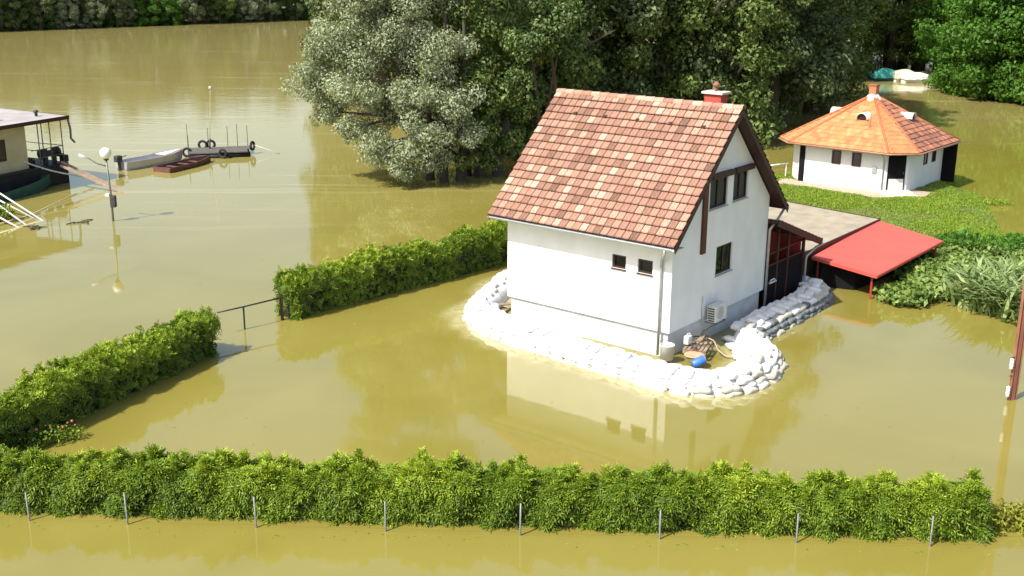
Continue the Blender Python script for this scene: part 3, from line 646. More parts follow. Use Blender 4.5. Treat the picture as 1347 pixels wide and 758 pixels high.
# ------------------------------------------------------------------ the hut on its grassy island
hut = empty('octagonal_hut', (HX.x, HX.y, .27), radians(-40.8), 'small white eight-sided hut under an orange tiled pyramid roof on a grass island', 'hut')
S8, C8, HT = 3.28, .88, 2.28
def octa(s, c): return [(-s+c, -s), (s-c, -s), (s, -s+c), (s, s-c), (s-c, s), (-s+c, s), (-s, s-c), (-s, -s+c)]
hw_ = MB().prism(octa(S8, C8), -.5, HT).build('wall', WHITE, hut)
ev = [Vector((x, y, HT-.08)) for x, y in octa(S8+.68, C8+.28)]; APX = Vector((0, 0, 4.62))
m = MB(); m.add([*ev, APX, *[e-Vector((0, 0, .10)) for e in ev]], [(i, (i+1) % 8, 8) for i in range(8)]+[(i, 9+i, 9+(i+1) % 8, (i+1) % 8) for i in range(8)]+[tuple(range(16, 8, -1))])
m.build('roof_boarding', DARKWOOD, hut)
tA, tB = MB(), MB(); rg2 = random.Random(9)
for i in range(8):
    P0, P1 = ev[i], ev[(i+1) % 8]; mid = (P0+P1)/2; upv = (APX-mid); SL = upv.length; upv.normalize(); nr = (P1-P0).cross(upv).normalized()
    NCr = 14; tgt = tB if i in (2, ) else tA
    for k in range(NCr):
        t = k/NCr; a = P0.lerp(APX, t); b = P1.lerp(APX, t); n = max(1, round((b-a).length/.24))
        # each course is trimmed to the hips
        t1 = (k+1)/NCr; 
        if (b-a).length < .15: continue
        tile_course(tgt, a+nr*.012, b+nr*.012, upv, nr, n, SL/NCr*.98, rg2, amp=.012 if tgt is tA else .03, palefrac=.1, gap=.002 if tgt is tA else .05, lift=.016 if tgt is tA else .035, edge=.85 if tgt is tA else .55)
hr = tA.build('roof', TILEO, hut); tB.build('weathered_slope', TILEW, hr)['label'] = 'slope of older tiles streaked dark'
m = MB()
for i in range(8): m.tube([ev[i]+Vector((0, 0, .03)), APX+Vector((0, 0, .05))], .065, 7)
m.build('hip_tiles', TILEO, hr)
m = MB(); pts = [e+(e-Vector((0, 0, e.z))).normalized()*.06-Vector((0, 0, .04)) for e in ev]; m.tube(pts+[pts[0]], .05, 6); m.build('gutter', mat('copper_gutter', (.36, .19, .12), .5, .15, 4), hut)
ck = MB(); ck.box((-.2, -.2, 4.35), (.2, .2, 5.15)); ck = ck.build('chimney', mat('orange_brick', (.45, .17, .09), .85, .25, 9, .2, 20), hut, bevel=.01)
MB().box((-.24, -.24, 5.152), (.24, .24, 5.21)).build('cap', RUST, ck)
MB().lathe([(.5, 4.36), (.42, 4.50), (.28, 4.66), (.2, 4.72)], n=8).build('mortar_collar', CONCW, ck)
def dormer(x, y, z, ang):
    M_ = Matrix.Translation((x, y, z)) @ Matrix.Rotation(ang, 4, 'Z'); k = 11; m = MB(); vs = []
    for yy, rr in ((-.36, .33), (.85, .32)):
        for j in range(k): t = pi*j/(k-1); vs.append(M_ @ Vector((cos(t)*rr, yy, -.02+sin(t)*rr)))
        for j in range(k): t = pi*j/(k-1); vs.append(M_ @ Vector((cos(t)*(rr-.04), yy, -.02+sin(t)*(rr-.04))))
    q = 2*k; fs = [(j, j+1, q+j+1, q+j) for j in range(k-1)]+[(k+j+1, k+j, q+k+j, q+k+j+1) for j in range(k-1)]+[(j+1, j, k+j, k+j+1) for j in range(k-1)]
    m.add(vs, fs, True); d_ = m.build('roof_vent', CONCW, hr)
    m = MB(); m.add([M_ @ Vector((cos(pi*j/(k-1))*.285, -.24, -.02+sin(pi*j/(k-1))*.285)) for j in range(k)], [tuple(range(k))[::-1]]); m.build('opening', BLACK, d_)
sl8 = (4.62-HT+.08)/(S8+.68)
def rzh(d_): return HT-.08+(S8+.68-d_)*sl8
dormer(.35, -1.75, rzh(1.75)+.02, 0); dormer(1.85, .5, rzh(1.85)+.02, pi/2); dormer(-1.8, -.3, rzh(1.8)+.02, -pi/2)
MB().tube([(1.0, -2.4, rzh(2.4)), (1.0, -2.4, rzh(2.4)+.75)], .02, 6).build('aerial', RUST, hut)
def simple_window(parent, c, ax, w_, h_, frame=REDWOOD):          # ax 'y-' or 'x+'
    f = MB(); t = .06
    def bx(m, u0, u1, d0, d1, z0, z1):
        if ax == 'y': m.box((c[0]+u0, -S8-d1, c[1]+z0), (c[0]+u1, -S8-d0, c[1]+z1))
        else: m.box((S8+d0, c[0]+u0, c[1]+z0), (S8+d1, c[0]+u1, c[1]+z1))
    bx(f, -w_/2, w_/2, -.02, .05, 0, t); bx(f, -w_/2, w_/2, -.02, .05, h_-t, h_); bx(f, -w_/2, -w_/2+t, -.018, .048, t, h_-t); bx(f, w_/2-t, w_/2, -.018, .048, t, h_-t)
    o = f.build('window', frame, parent); p = MB(); bx(p, -w_/2+t, w_/2-t, .004, .012, t, h_-t); p.build('pane', mat('dark_glass', (.02, .02, .025), .08, .1, 2, spec=.7), o)
for cx_ in (-.32, .82): simple_window(hut, (cx_, 1.22), 'y', .50, .72)
for cy_ in (-.15, 1.0): simple_window(hut, (cy_, 1.22), 'x', .46, .72)
MB().box((1.72, -S8-.08, 1.0), (1.98, -S8-.003, 1.32)).build('meter_box', ZINC, hut, bevel=.01)
MB().box((-2.44, -S8-.06, -.02), (-2.14, -S8-.003, 2.15)).build('shutter', NET_SHADE, hut)
MB().box((S8-.02, 2.35, -.02), (S8+.75, 2.41, 2.16)).build('recess_shade_panel', NET_SHADE, hut)  # dark panel standing in for the shade of a corner recess
dm = Vector((S8-C8/2, -S8+C8/2, 0)); dn = Vector((1, -1, 0)).normalized(); dt = Vector((1, 1, 0)).normalized()
MM = Matrix((dt, dn*-1, Vector((0, 0, 1)))).transposed().to_4x4(); MM.translation = dm
dr = MB(); dr.box((-.47, -.06, .02), (.47, -.004, 2.1), MM); dr = dr.build('door', NET_SHADE, hut)
q_ = MB(); q_.box((-.40, -.075, .08), (.40, -.062, .75), MM); q_.build('lower_panel', PLINTH, dr)
q_ = MB(); q_.tube([MM @ Vector((.36, -.1, 1.0)), MM @ Vector((.36, -.1, 1.12))], .015, 6); q_.build('handle', STEEL, dr)
m = MB(); m.tube([(S8-C8-.02, -S8-.66, HT-.16), (S8-C8-.04, -S8-.3, HT-.35), (S8-C8-.06, -S8-.06, HT-.55), (S8-C8-.06, -S8-.06, 0)], .04); m.build('downpipe', ZINC, hut)
for k, (d0, d1, z) in enumerate([(.02, 1.15, .10), (.02, .75, .22)]):
    q_ = MB(); q_.box((-.85+.1*k, -d1, -.3), (.85-.1*k, -d0, z-.06), MM); q_.build('step', CONCW, hut, bevel=.02)
ap = MB(); ap.prism([(-2.9, -4.75), (2.7, -4.9), (4.6, -3.3), (4.3, -1.6), (3.29, -1.4), (3.29, -2.4), (2.4, -3.29), (-2.4, -3.29), (-3.29, -2.4), (-4.0, -2.2)], -.3, .035)
o = ap.build('path', mat('beige_paving', (.42, .34, .25), .9, .2, 3, .2, 14)); o.location = hut.location; o.rotation_euler = hut.rotation_euler; tag(o, kind='structure')
a = G(1011, 217, 1.15); b = G(1037, 213.5, 1.15); m = MB()
t = empty('white_handrail', (b.x, b.y, .2), 0, 'white tubular handrail on the grass left of the hut', 'handrail')
MB().tube([Vector((a.x, a.y, 1.1))-t.location, Vector((b.x, b.y, 1.1))-t.location], .035, 8).build('rail', WPAINT, t)
for k in (.02, .9): p = a.lerp(b, k); MB().tube([(p.x-b.x, p.y-b.y, -.4), (p.x-b.x, p.y-b.y, .9)], .03, 8).build('post', WPAINT, t)

# ------------------------------------------------------------------ plants
RG = np.random.default_rng(21)
def hedge(name, p0, p1, wd, ht, dens, lw, label, seed, mt, feather=.2, plants=.85, hvar=.1, taper=0.):
    """p0-p1: foot line of the face nearest the camera; the hedge lies to the left of p0->p1"""
    p0 = Vector((p0[0], p0[1], 0)); p1 = Vector((p1[0], p1[1], 0)); L = (p1-p0).length; d = (p1-p0)/L; n = Vector((-d.y, d.x, 0)); rg = np.random.default_rng(seed)
    root = empty(name, p0, 0, label, 'hedge')
    A = 2*(L+wd)*ht+L*wd; N = int(A*dens)
    def hz(s): return ht*(1-taper*s/L)*(1+hvar*.6*np.sin(s*1.1+seed)+hvar*.5*np.sin(s*2.7+1.3*seed)+hvar*.5*np.sin(s*3.9+2.1*np.sin(s*.8+seed)))
    u = rg.uniform(0, 1, N)*(2*(L+wd)*ht+L*wd*1.25); cuts = np.cumsum([L*ht, L*ht, wd*ht, wd*ht, L*wd*1.25]); face = np.searchsorted(cuts, u)
    s = rg.uniform(0, L, N); t = rg.uniform(0, 1, N); z = rg.uniform(-.02, 1, N)
    S = np.where(face == 2, 0, np.where(face == 3, L, s)); T = np.where(face == 0, 0., np.where(face == 1, wd, t*wd)); Z = np.where(face == 4, 1., z)*hz(S)
    on = np.zeros((N, 3)); on[face == 0] = (0, -1, .2); on[face == 1] = (0, 1, .2); on[face == 2] = (-1, 0, .2); on[face == 3] = (1, 0, .2); on[face == 4] = (0, 0, 1)
    dep = rg.uniform(-.16, .07, N)+(.14 if seed == 1 else .09)*np.sin(S*7.3+Z*5)*np.sin(Z*8.1+S*2+T*6)+.05*np.sin(S*4.7+2.5*np.sin(S*.9+seed)+1.2*np.sin(Z*3+S*.5))
    if seed in (2, 3): dep = dep-.20*np.clip((.72-Z/hz(S))/.12, 0, 1)*(face < 4)
    edge = np.clip((Z/hz(S)-.8)/.2, 0, 1)                       # rounded shoulders
    T2 = T+on[:, 1]*dep-np.sign(T-wd/2)*edge*np.abs(on[:, 1])*.14; S2 = S+on[:, 0]*dep; Z2 = Z+on[:, 2]*dep*(face == 4)-(face == 4)*.25*(np.abs(T/wd-.5)*2)**3*.6
    S2 += -np.sign(S-L/2)*edge*np.abs(on[:, 0])*.12
    Z2 = np.maximum(Z2, -.03)
    if seed in (2, 3):                                          # clipped sides half bare: near-black twigs show through and stand for deeper shade
        kp = ~((face < 2) & (Z < hz(S)*.68) & (rg.uniform(0, 1, N) < .6)); S2, T2, Z2, on, face, Z, S = S2[kp], T2[kp], Z2[kp], on[kp], face[kp], Z[kp], S[kp]; N = int(kp.sum())
    # feathery shoots on the top
    M_ = int(L*wd*dens*feather); fs_ = rg.uniform(0, L, M_); ft = rg.uniform(.05, wd-.05, M_); nsh = int(L*9); sh_s = rg.uniform(0, L, nsh); sh_t = rg.uniform(.1, wd-.1, nsh); sh_h = rg.uniform(.05, .4, nsh)**1.0; pick = rg.integers(0, nsh, M_); q = rg.uniform(0, 1, M_)
    fs_ = sh_s[pick]+rg.normal(0, .05, M_)*(1.2-q); ft = sh_t[pick]+rg.normal(0, .05, M_)*(1.2-q); fz = hz(fs_)-.06+sh_h[pick]*q
    P = np.stack([np.concatenate([S2, fs_]), np.concatenate([T2, ft]), np.concatenate([Z2, fz])], 1)
    O = np.concatenate([on, np.tile([[0, 0, 1.]], (M_, 1))]); n_ = len(P)
    sdf = np.concatenate([(face < 4), np.zeros(M_, bool)])[:, None]*(seed in (2, 3)); Nn = O*np.where(sdf, 1.3, .7)+rg.normal(0, .55, (n_, 3))*np.where(sdf, .6, 1); D = O*.5+np.array([0, 0, .25])+rg.normal(0, .55, (n_, 3)); 
    if seed == 1: Nn[:N] = O[:N]*.3+np.array([0, 0, .85])+rg.normal(0, .36, (N, 3)); D[:N] = O[:N]*1.0+np.array([0, 0, .1])+rg.normal(0, .6, (N, 3))
    D[N:] = np.array([0, 0, 1.])+rg.normal(0, .45, (M_, 3)); Nn[N:] = rg.normal(0, 1, (M_, 3))+[0, -.3, .3]
    X = np.outer(P[:, 0], [d.x, d.y, 0])+np.outer(P[:, 1], [n.x, n.y, 0])+np.outer(P[:, 2], [0, 0, 1])
    R3 = np.array([[d.x, d.y, 0], [n.x, n.y, 0], [0, 0, 1]]); Nw = Nn @ R3; Dw = D @ R3
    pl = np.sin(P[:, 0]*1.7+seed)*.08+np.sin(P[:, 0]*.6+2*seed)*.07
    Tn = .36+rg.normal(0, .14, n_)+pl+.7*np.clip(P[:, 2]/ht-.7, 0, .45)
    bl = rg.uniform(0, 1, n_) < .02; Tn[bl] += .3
    K = 7                                                       # each spray: small leaflets fanned along one frond
    Nw /= np.linalg.norm(Nw, axis=1, keepdims=True); Dw -= Nw*(Dw*Nw).sum(1, keepdims=True); Dw /= np.linalg.norm(Dw, axis=1, keepdims=True); Sw = np.cross(Nw, Dw)
    fl = rg.uniform(lw[0]*.8, lw[0]*1.5, n_); XX, NN, DD, LL, WW, TT = [], [], [], [], [], []
    for k in range(K):
        t_ = k/(K-1); sd_ = 0 if k == K-1 else (-1 if k % 2 else 1); dirn = Dw*(.75 if sd_ else 1)+Sw*sd_*.75
        ll = fl*(.62-.25*t_) if sd_ else fl*.45
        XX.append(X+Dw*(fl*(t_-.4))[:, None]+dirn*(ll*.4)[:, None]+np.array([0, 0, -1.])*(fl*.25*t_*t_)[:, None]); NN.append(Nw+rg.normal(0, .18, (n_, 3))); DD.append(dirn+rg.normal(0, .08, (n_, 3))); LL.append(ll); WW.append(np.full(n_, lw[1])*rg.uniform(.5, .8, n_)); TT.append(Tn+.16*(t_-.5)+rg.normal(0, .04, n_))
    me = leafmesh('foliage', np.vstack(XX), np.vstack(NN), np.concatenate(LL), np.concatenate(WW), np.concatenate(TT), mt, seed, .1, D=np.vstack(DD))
    mobj('foliage', me, root)
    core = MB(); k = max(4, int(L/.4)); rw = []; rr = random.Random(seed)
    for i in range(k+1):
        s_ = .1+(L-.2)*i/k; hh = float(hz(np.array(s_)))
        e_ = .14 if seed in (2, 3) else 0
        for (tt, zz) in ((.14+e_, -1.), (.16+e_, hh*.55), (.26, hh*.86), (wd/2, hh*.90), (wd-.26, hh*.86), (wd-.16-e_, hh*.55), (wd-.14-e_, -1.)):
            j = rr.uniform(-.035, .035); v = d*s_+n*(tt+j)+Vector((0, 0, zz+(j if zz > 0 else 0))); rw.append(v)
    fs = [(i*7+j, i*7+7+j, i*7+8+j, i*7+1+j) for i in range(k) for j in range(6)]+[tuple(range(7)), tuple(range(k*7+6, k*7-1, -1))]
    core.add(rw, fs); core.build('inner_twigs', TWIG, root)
    return root
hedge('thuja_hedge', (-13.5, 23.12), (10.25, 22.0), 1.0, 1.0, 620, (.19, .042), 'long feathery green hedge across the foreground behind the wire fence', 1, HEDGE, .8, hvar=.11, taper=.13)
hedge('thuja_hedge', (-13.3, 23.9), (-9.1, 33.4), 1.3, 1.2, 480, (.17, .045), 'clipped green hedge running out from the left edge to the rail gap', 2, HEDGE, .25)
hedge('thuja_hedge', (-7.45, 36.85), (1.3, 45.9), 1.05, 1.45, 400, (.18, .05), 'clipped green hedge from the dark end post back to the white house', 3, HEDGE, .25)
ra_, rb_ = G(1232, 338), G(1400, 352)
hedge('garden_hedge', (ra_.x, ra_.y), (rb_.x, rb_.y), 1.4, .75, 160, (.24, .09), 'low green hedge behind the reeds right of the red canopy', 4, LIME, .35, hvar=.15)
# foreground wire fence
FX = [(-80, 681), (40, 685), (169, 690), (338, 694), (506, 699), (683, 704), (868, 709), (1048, 714.5), (1223, 719), (1400, 722)]
fp = [G(*q_) for q_ in FX]
fence = empty('wire_fence', fp[0], 0, 'wire fence on thin grey pipe posts along the near side of the foreground hedge', 'fence')
for i, p in enumerate(fp):
    q_ = p-fp[0]; tl_ = Vector((R.uniform(-.03, .03), R.uniform(-.02, .02), 0)); MB().tube([q_+Vector((0, 0, -1.5)), q_+tl_+Vector((0, 0, R.uniform(.68, .78)))], .022, 8).build('post', STEEL, fence)
m = MB()
for z in (.08, .3, .5, .66):
    for i in range(len(fp)-1): a = fp[i]-fp[0]; b = fp[i+1]-fp[0]; m.tube([a+Vector((0, -.03, z)), (a+b)/2+Vector((0, -.03, z-.02)), b+Vector((0, -.03, z))], 0.0014, 4, caps=False)
m.build('wire', DSTEEL, fence)
# rail between the two clipped hedges
DG = mat('dark_green_paint', (.03, .04, .03), .5, .3, 5)
a, b, c = G(371.5, 421), G(322, 433), G(288, 441)
t = empty('rail_fence', a, 0, 'dark metal rail on thin posts bridging the gap between the two clipped hedges', 'fence')
m = MB(); m.box((-.045, -.045, -1.5), (.045, .045, .92)); m.build('post', DARKWOOD, t)
q_ = b-a; MB().tube([(q_.x, q_.y, -1.5), (q_.x, q_.y, .80)], .03, 8).build('post', DG, t)
q2 = c-a; MB().tube([(0, 0, .80), (q_.x, q_.y, .78), (q2.x, q2.y, .78)], .028, 8).build('rail', DG, t)

# small plants
def plant(name, label, cat, clumps, dens, lw, mt, loc, group=None, seed=5, stems=None, hollow=.3, droop=.2, zb=-.05):
    rg = np.random.default_rng(seed); P, O, T = clump_cloud(clumps, dens, rg, hollow); k = P[:, 2] > zb; P, O, T = P[k], O[k], T[k]; n = len(P)
    root = empty(name, loc, 0, label, cat, group)
    me = leafmesh('foliage', P, O*.6+rg.normal(0, .6, (n, 3))+[0, 0, .4], rg.uniform(lw[0]*.6, lw[0]*1.3, n), rg.uniform(lw[1]*.6, lw[1]*1.3, n), .45+T+rg.normal(0, .16, n), mt, seed, droop)
    mobj('foliage', me, root)
    m = MB(); rr = random.Random(seed)
    for (c, r) in clumps:
        c = Vector(c)
        m.tube([(c.x*.7, c.y*.7, -1.0), (c.x*.9, c.y*.9, c.z*.4), (c.x, c.y, c.z)], [.03, .022, .012], 5)
    m.build('stems', BARK, root); return root
def area_pl(px, r, h, **k): g = G(*px); return g
vs_ = [(1192, 398), (1213, 388), (1232, 375), (1218, 368), (1250, 362), (1245, 342), (1270, 350), (1262, 330), (1295, 345), (1320, 342), (1345, 345)]
base = G(1240, 372); cl_ = []
for i, q_ in enumerate(vs_):
    g = G(*q_)-base
    for k in range(3): cl_.append(((g.x+R.uniform(-.5, .5), g.y+R.uniform(-.4, .4), .12+R.uniform(0, .3)), (.65+R.random()*.3, .65+R.random()*.3, .34)))
plant('vine_thicket', 'sprawling broad-leaved vine thicket in the water beside the red canopy', 'bush', cl_, 110, (.22, .15), tint_mat('vine_leaves', [(0, (.05, .10, .015)), (.5, (.16, .24, .05)), (1, (.33, .40, .14))], .5, .2), base, seed=6)
def reeds(name, label, loc, pts, n, h, seed, wd=.05):
    rg = random.Random(seed); m = MB()
    for i in range(n):
        c = rg.choice(pts); r = rg.gauss(0, .42); a = rg.random()*6.28; x = c[0]+r*cos(a); y = c[1]+r*sin(a)*.8
        hh = h*rg.uniform(.55, 1.1); ba = rg.random()*6.28; bend = hh*rg.uniform(.5, 1.15); px, py = cos(ba), sin(ba); z0 = -.1 if rg.random() < .5 else hh*.25*rg.random(); w_ = wd*rg.uniform(.7, 1.3)
        vs = []
        for t in (0, .4, .75, 1):
            bx = x+px*bend*t*t; by = y+py*bend*t*t; bz = z0+hh*t*(1-.32*t*t*(bend/hh)); ww = w_*(1, .9, .6, .08)[(0, .4, .75, 1).index(t)]
            vs += [(bx-py*ww/2, by+px*ww/2, bz), (bx+py*ww/2, by-px*ww/2, bz)]
        m.add(vs, [(0, 1, 3, 2), (2, 3, 5, 4), (4, 5, 7, 6)], False, max(.02, min(.98, rg.gauss(.5, .2)))+.0001)
    o = m.build('foliage', REED); root = empty(name, loc, 0, label, 'reeds'); o.parent = root; return root
b0 = G(1310, 415)
pp = [((G(*q_)-b0).x, (G(*q_)-b0).y) for q_ in [(1278, 402), (1290, 405), (1308, 412), (1325, 416), (1343, 420), (1300, 392), (1320, 398), (1345, 400), (1285, 390), (1365, 415), (1330, 385), (1310, 380)]]
reeds('tall_reeds', 'tall clump of arching reeds standing in the water at the right edge', b0, pp, 1900, 1.25, 3, .13)
# rose bush by the left hedge, low scrub at the right end of the foreground hedge
t = plant('rose_bush', 'small rose bush with red and pink blooms at the foot of the left hedge', 'bush', [((-.5, -.2, .15), .3), ((0, 0, .2), .35), ((.45, .3, .25), .3), ((.75, .5, .2), .25)], 180, (.09, .06), TWIG and HEDGE, G(50, 588), seed=9)
m = MB(); rr = random.Random(2)
for i in range(11):
    x = rr.uniform(-.6, .9); c = Vector((x, x*.6+rr.uniform(-.25, .1), .38+rr.uniform(-.1, .22))); r_ = rr.uniform(.025, .045)
    m = MB(); m.lathe([(.001, -r_), (r_*.8, -r_*.6), (r_, 0), (r_*.7, r_*.6), (.001, r_*.8)], c, 7); m.build('bloom', FLOWER, t)
g = G(1345, 694); plant('low_scrub', 'low yellowish scrub at the right end of the foreground hedge', 'bush', [((-.75+.35*i, .15*(i % 2), .16), (.42, .45, .32)) for i in range(9)], 200, (.15, .05), tint_mat('yellow_scrub_leaves', [(0, (.07, .09, .01)), (.5, (.22, .24, .02)), (1, (.42, .40, .05))], .55, .2), g, seed=10)
g = G(2, 292); plant('waterside_bush', 'small green bush by the white mooring rails at the left edge', 'bush', [((-.9+.5*i, .1*i, .35), (.5, .5, .45)) for i in range(3)], 110, (.16, .08), HEDGE, g, seed=11)
tufts = [(1296, 266), (1312, 269), (1275, 285), (1258, 262)]
for i, q_ in enumerate(tufts):
    g = G(q_[0], q_[1], .05); plant('grass_tuft', ['tall grass tuft in shallow water right of the hut, left of a pair', 'tall grass tuft in shallow water right of the hut, outermost', 'grass tuft at the wet edge of the island below the hut', 'grass tuft on the island just right of the hut shadow'][i], 'tuft', [((-.35, 0, .1), (.45, .35, .22)), ((.3, .1, .1), (.45, .35, .18))], 70, (.22, .05), GRASS, g, 'grass tufts by the hut island', seed=30+i, droop=.4)
# grass on the island: uncountable
bx0, bx1 = min(p.x for p in ISL), max(p.x for p in ISL); by0, by1 = min(p.y for p in ISL), max(p.y for p in ISL); gp = []
ca, sa = cos(radians(40.8)), sin(radians(40.8))
while len(gp) < 46000:
    x = R.uniform(bx0, bx1); y = R.uniform(by0, by1)
    if sdist(x, y, ISL) < R.uniform(-.7, .3): continue
    lx = (x-HX.x)*ca-(y-HX.y)*sa; ly = (x-HX.x)*sa+(y-HX.y)*ca
    if abs(lx) < 3.35 and abs(ly) < 3.35 and abs(lx)+abs(ly) < 5.75: continue
    if -4.75 < ly < -3.2 and -3.2 < lx < 2.7 : continue
    if lx > 2 and ly < -1.2 and lx-ly < 7.6 and lx < 4.5 and ly > -4.9: continue
    hcl = .6+.4*sin(x*1.3+sin(y*2))+.35*sin(y*.9+1)
    if R.random() > .35+.5*hcl: continue
    gp.append((x, y, ground_h(x, y)+.06, hcl))
gp = np.array(gp); n = len(gp); D = RG.normal(0, .5, (n, 3))+[0, 0, 1.]; Nn = RG.normal(0, 1, (n, 3))
me = leafmesh('grass', gp[:, :3], Nn, RG.uniform(.08, .19, n)*(.7+.5*gp[:, 3]), RG.uniform(.02, .05, n), .45+RG.normal(0, .18, n)+.12*(gp[:, 3]-.6), GRASS, 4, .1, D=D)
tag(mobj('grass', me), 'short bright green grass growing on the island round the hut', 'grass', kind='stuff')

# ------------------------------------------------------------------ trees
def limbs(m, H, r, rr, nl, lean=0., z0=-1.6, spread=.5, first=.25):
    pts = [(0, 0, z0), (lean*.1, .0, H*.2), (lean*.35, .15, H*.45), (lean*.7, -.1, H*.7), (lean, 0, H*.92)]
    m.tube(pts, [r*1.25, r, r*.75, r*.45, r*.12], 9)
    for i in range(nl):
        f = first+(1-first)*.75*i/nl; a = i*2.4+rr.random(); x0 = lean*f; z0_ = H*f; l = H*spread*(1-f*.6)*rr.uniform(.7, 1.1)
        m.tube([(x0, 0, z0_), (x0+cos(a)*l*.4, sin(a)*l*.4, z0_+l*.3), (x0+cos(a)*l*.8, sin(a)*l*.8, z0_+l*.5)], [r*.42*(1-f*.5), r*.25, r*.06], 6)
def make_tree(name, mt, H, Rc, z0, nclump, cr, dens, lw, seed, squash=1.):
    rg = np.random.default_rng(seed); rr = random.Random(seed); root = empty(name, (0, 0, 0)); m = MB(); limbs(m, H*.9, H*.022+.05, rr, 9, rr.uniform(-.6, .6)); m.build('trunk', BARK, root)
    cl = []
    for i in range(nclump):
        f = rr.random(); zz = z0+(H-z0)*f; prof = sqrt(max(.03, 1-(2*min(1, (f*.92+.08))-1)**2))**.8; a = rr.random()*6.28; rad = Rc*prof*(rr.random()**.35)
        rad *= 1+.25*sin(a*3+seed)
        k = cr*rr.uniform(.6, 1.25); cl.append(((cos(a)*rad, sin(a)*rad*squash, zz), (k, k, k*rr.uniform(.6, .85))))
    P, O, T = clump_cloud(cl, dens, rg, .45); n = len(P); k_ = P[:, 2] > -.05; P, O, T = P[k_], O[k_], T[k_]; n = len(P)
    me = leafmesh('crown', P, O*.75+rg.normal(0, .5, (n, 3))+[0, 0, .35], rg.uniform(lw[0]*.6, lw[0]*1.3, n), rg.uniform(lw[1]*.6, lw[1]*1.3, n), .45+T+rg.normal(0, .17, n), mt, seed, .15)
    mobj('crown', me, root); return root
PR = {
 'pop1': make_tree('forest_tree', POPLAR, 22, 4.9, 2.6, 105, 1.25, 17, (.36, .24), 101),
 'pop2': make_tree('forest_tree', POPLAR, 19, 4.5, 1.6, 95, 1.15, 18, (.34, .22), 102),
 'oak1': make_tree('forest_tree', OAKM, 19, 5.1, 1.6, 105, 1.2, 17, (.36, .24), 103),
 'oak2': make_tree('forest_tree', OAKM, 16, 4.6, 1.0, 90, 1.1, 18, (.34, .22), 104),
 'lim1': make_tree('forest_tree', LIME, 13, 5.0, .5, 90, 1.2, 16, (.38, .24), 105),
 'lim2': make_tree('forest_tree', LIME, 10, 4.4, .3, 80, 1.1, 16, (.38, .24), 106),
 'gry1': make_tree('forest_tree', WILLOW, 12, 4.2, .8, 75, 1.05, 18, (.34, .2), 107),
}
used = set()
def plant_tree(kind, x, y, s, label, group, name, rz=None):
    o = PR[kind] if kind not in used else copy_tree(PR[kind]); used.add(kind); o.name = name
    o.location = (x, y, max(-.0, ground_h(x, y)+.0)); o.rotation_euler = (0, 0, R.random()*6.28 if rz is None else rz); o.scale = (s*R.uniform(.92, 1.1), s*R.uniform(.92, 1.1), s*R.uniform(.92, 1.12))
    tag(o, label, 'tree', group); return o
KN = {'pop1': 'dark green tall', 'pop2': 'dark green bushy', 'oak1': 'mid green broad', 'oak2': 'mid green rounded', 'lim1': 'bright green broad', 'lim2': 'bright green low', 'gry1': 'grey-green willowy'}
ORD = ['first', 'second', 'third', 'fourth', 'fifth', 'sixth', 'seventh', 'eighth', 'ninth', 'tenth', 'eleventh', 'twelfth', 'thirteenth', 'fourteenth', 'fifteenth', 'sixteenth', 'seventeenth', 'eighteenth', 'nineteenth', 'twentieth', 'twenty-first', 'twenty-second', 'twenty-third', 'twenty-fourth']
# front row behind the white house
rowA = [(648, 196, 'oak2', .85), (698, 204, 'oak1', .95), (768, 192, 'pop2', 1.), (838, 190, 'oak2', .9), (905, 182, 'pop1', 1.), (955, 186, 'oak2', .95), (1010, 176, 'pop1', 1.), (1030, 166, 'pop2', .88)]
for i, (x, y, k, s) in enumerate(rowA):
    g = G(x, y); plant_tree(k, g.x, g.y, s, f'{KN[k]} tree standing in flood water, {ORD[i]} from the willow in the front row', 'flooded trees in the front row behind the house', 'flooded_tree')
rowB = [(505+i*62, 148-(i % 3)*5, ['pop1', 'oak1', 'pop2', 'oak2', 'pop1', 'oak1'][i % 6], 1.) for i in range(11)]
rowB = [q_ for q_ in rowB if q_[0] < 1075]
for i, (x, y, k, s) in enumerate(rowB):
    g = G(x, y); plant_tree(k, g.x, g.y, s, f'{KN[k]} tree, {ORD[i]} from the left in the second row of the flooded wood', 'trees in the second row of the flooded wood', 'flooded_tree')
rowC = [(470+i*55, 112-(i % 3)*5, ['pop2', 'pop1', 'oak1', 'pop1'][i % 4], 1.1) for i in range(12)]
for i, (x, y, k, s) in enumerate(rowC):
    g = G(x, y); plant_tree(k, g.x, g.y, s, f'{KN[k]} tree, {ORD[i]} from the left in the third row of the flooded wood', 'trees in the third row of the flooded wood', 'flooded_tree')
rowD = [(468+i*48, 84-(i % 2)*5, ['pop1', 'pop2', 'oak2', 'pop2'][i % 4], 1.25) for i in range(20)]
for i, (x, y, k, s) in enumerate(rowD):
    g = G(x, y); plant_tree(k, g.x, g.y, s, f'{KN[k]} tree, {ORD[i]} from the left in the far back row of the wood', 'trees in the far back row of the wood', 'flooded_tree')
for i in range(26):
    x, y = 445+i*38, 74-(i % 2)*3; g = G(x, y)
    plant_tree(['pop2', 'oak2'][i % 2], g.x, g.y, R.uniform(.8, 1.2), f'dark dense tree, tree {i+1} from the left in the last row closing off the wood', 'last row of trees closing off the wood', 'flooded_tree')
for i, (x, y, k, s) in enumerate([(608, 200, 'oak2', .62), (662, 183, 'pop2', .62), (640, 168, 'oak2', .6), (720, 172, 'pop2', .7)]):
    g = G(x, y); plant_tree(k, g.x, g.y, s, ['low dark tree right behind the willow trunks', 'low dark tree between the willow and the house roof, nearer the roof', 'low dark tree farther back between the willow and the roof', 'low dark tree hidden mostly by the left roof edge'][i], None, 'flooded_tree')
